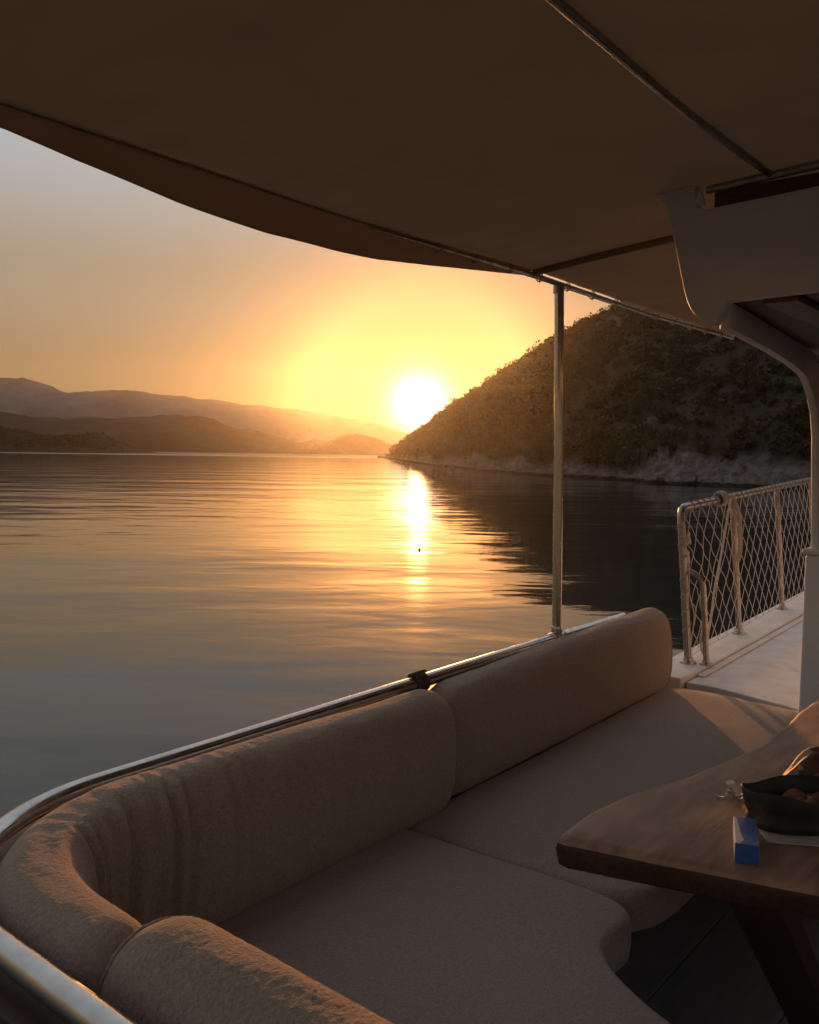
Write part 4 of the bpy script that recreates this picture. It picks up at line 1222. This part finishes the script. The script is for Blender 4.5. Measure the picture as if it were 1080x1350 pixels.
# two scraps of cloth tied at the first stanchion
for (u, z, lab, sd) in ((5.00, -0.47, 'upper pale rag knotted to the net beside the first stanchion', 1), (4.995, -0.58, 'lower pale rag knotted to the net beside the first stanchion', 2)):
    mb = MB(); r2 = random.Random(sd)
    mb.lathe([(0.004, 0.03), (0.014, 0.018), (0.010, 0.006), (0.020, -0.015), (0.026, -0.038), (0.015, -0.04)], (u, 1.955, z), 14, sx=1.0, sy=0.6,
             wob=lambda a, r, zz: 0.35 * r * math.sin(3 * a + sd))
    o = mb.build('knotted_rag', M['twine'], origin=(u, 1.955, z)); place_boat(o, (u, 1.955, z)); tag(o, lab, 'rag', 'rags tied to the net')

# ---- little buoy far out on the water
bu = bpy.data.objects.new('buoy', None); COL.objects.link(bu); bu.location = (0.34, 28.7, 0)
tag(bu, 'tiny dark float bobbing alone on the bright water', 'buoy')
mb = MB(); mb.lathe([(0.01, -0.05), (0.035, -0.035), (0.048, 0.0), (0.04, 0.028), (0.015, 0.042)], (0, 0, 0.005), 18); mb.build('float', M['rubber'], bu)
mb = MB(); mb.tube([(0.012 * 1.6 * math.cos(a), 0, 0.07 + 0.018 * math.sin(a)) for a in np.linspace(0, 2 * math.pi, 13)[:-1]], 0.006, 6, closed=True); mb.build('ring', M['rubber'], bu)

# ================================================================== LIGHT AND SKY
sd = Vector((math.sin(SUN_AZ) * math.cos(SUN_EL), math.cos(SUN_AZ) * math.cos(SUN_EL), math.sin(SUN_EL)))
L = bpy.data.lights.new('sun', 'SUN'); L.energy = 3.6; L.angle = R_(1.1); L.color = (1.0, 0.41, 0.11)
lo = bpy.data.objects.new('sun', L); COL.objects.link(lo); lo.rotation_euler = sd.to_track_quat('Z', 'Y').to_euler(); lo.location = (0, 60, 30)

SKY_STOPS = [(0.0, (0.36, 0.195, 0.083)), (0.08, (0.36, 0.225, 0.115)), (0.17, (0.385, 0.30, 0.20)), (0.31, (0.46, 0.47, 0.475)), (0.55, (0.46, 0.49, 0.53)), (1.0, (0.44, 0.48, 0.54))]
SKY_BACK = 0.6
SKY_GLOW = [((1.0, 0.95, 0.86), 2.6, 1.45), ((1.0, 0.82, 0.40), 0.45, 2.6)]           # colour, strength, width in degrees of the sun's aureole
SKY_GAIN, SKY_NISH = 10.0, 0.07
world = bpy.data.worlds.new('World'); scene.world = world; world.use_nodes = True
T = world.node_tree; N = T.nodes; K = T.links
bg = N['Background']
sky = N.new('ShaderNodeTexSky'); sky.sky_type = 'NISHITA'; sky.sun_disc = False
sky.sun_elevation = SUN_EL; sky.sun_rotation = SUN_AZ; sky.altitude = 0; sky.air_density = 1.0; sky.dust_density = 1.0; sky.ozone_density = 1.0


def vmath(op, a, b=None):
    n = N.new('ShaderNodeVectorMath'); n.operation = op
    for i, x in enumerate((a, b)):
        if x is None: continue
        if isinstance(x, (tuple, list, Vector)): n.inputs[i].default_value = tuple(x)
        else: K.new(x, n.inputs[i])
    return n


def smath(op, a, b=None, clamp=False):
    n = N.new('ShaderNodeMath'); n.operation = op; n.use_clamp = clamp
    for i, x in enumerate((a, b)):
        if x is None: continue
        if isinstance(x, (int, float)): n.inputs[i].default_value = x
        else: K.new(x, n.inputs[i])
    return n.outputs[0]


def ramp(fac, stops):
    r = N.new('ShaderNodeValToRGB'); r.color_ramp.interpolation = 'EASE'; e = r.color_ramp.elements
    while len(e) < len(stops): e.new(0.5)
    for q, (p, c) in zip(e, stops): q.position = p; q.color = (*c, 1)
    K.new(fac, r.inputs['Fac']); return r.outputs['Color']


def scaled(col, k):
    n = N.new('ShaderNodeVectorMath'); n.operation = 'SCALE'
    if isinstance(col, tuple): n.inputs[0].default_value = col
    else: K.new(col, n.inputs[0])
    if isinstance(k, (int, float)): n.inputs['Scale'].default_value = k
    else: K.new(k, n.inputs['Scale'])
    return n.outputs[0]


dirn = vmath('NORMALIZE', N.new('ShaderNodeTexCoord').outputs['Generated']).outputs[0]
sep = N.new('ShaderNodeSeparateXYZ'); K.new(dirn, sep.inputs[0])
up = smath('MAXIMUM', sep.outputs['Z'], 0.0)
cosang = vmath('DOT_PRODUCT', dirn, sd).outputs['Value']
theta = smath('ARCCOSINE', smath('MINIMUM', cosang, 1.0))
# dusty evening sky: colours by height, dimmer and cooler away from the sun
warm = ramp(up, SKY_STOPS)
away = smath('MULTIPLY', smath('ADD', cosang, 1.0), 0.5)
dim = smath('ADD', smath('MULTIPLY', smath('POWER', away, 2.5), 1 - SKY_BACK), SKY_BACK)
near = smath('SUBTRACT', 1.0, smath('MULTIPLY', smath('EXPONENT', smath('MULTIPLY', theta, -1.0 / math.radians(7))), 0.85))
base = scaled(warm, smath('MULTIPLY', dim, near))
tot = base
for (colr, amp, width) in SKY_GLOW:
    q2 = smath('POWER', smath('DIVIDE', theta, math.radians(width)), 2.0)
    g = smath('MULTIPLY', smath('EXPONENT', smath('MULTIPLY', q2, -1.0)), amp)
    tot = vmath('ADD', tot, scaled(colr, g)).outputs[0]
# the sun's own disc
disc = smath('MULTIPLY', smath('LESS_THAN', theta, math.radians(0.5)), 8.0)
tot = vmath('ADD', tot, scaled((1.0, 0.75, 0.42), disc)).outputs[0]
tot = vmath('ADD', scaled(tot, SKY_GAIN), scaled(sky.outputs[0], SKY_NISH)).outputs[0]
K.new(tot, bg.inputs['Color'])
bg.inputs['Strength'].default_value = 0.1

# ================================================================== CAMERA
cam = bpy.data.cameras.new('camera'); co = bpy.data.objects.new('camera', cam); COL.objects.link(co)
cam.sensor_fit = 'VERTICAL'; cam.sensor_height = 36; cam.sensor_width = 28.8; cam.lens = 36 * 1163 / 1350.0
cam.clip_start = 0.05; cam.clip_end = 12000
co.matrix_world = Matrix.Translation((0, 0, H)) @ Matrix.Rotation(R_(90 - 3.90), 4, 'X') @ Matrix.Rotation(R_(0.8), 4, 'Z')
scene.camera = co

vs2 = scene.view_settings
vs2.view_transform = 'Standard'; vs2.look = 'None'; vs2.gamma = 1; vs2.exposure = 0
scene.render.engine = 'CYCLES'
cy = scene.cycles
cy.use_denoising = True
try: cy.denoiser = 'OPENIMAGEDENOISE'
except Exception: pass
cy.max_bounces = 8; cy.diffuse_bounces = 4; cy.glossy_bounces = 4; cy.transmission_bounces = 4; cy.volume_bounces = 0
cy.sample_clamp_indirect = 6.0; cy.sample_clamp_direct = 8.0
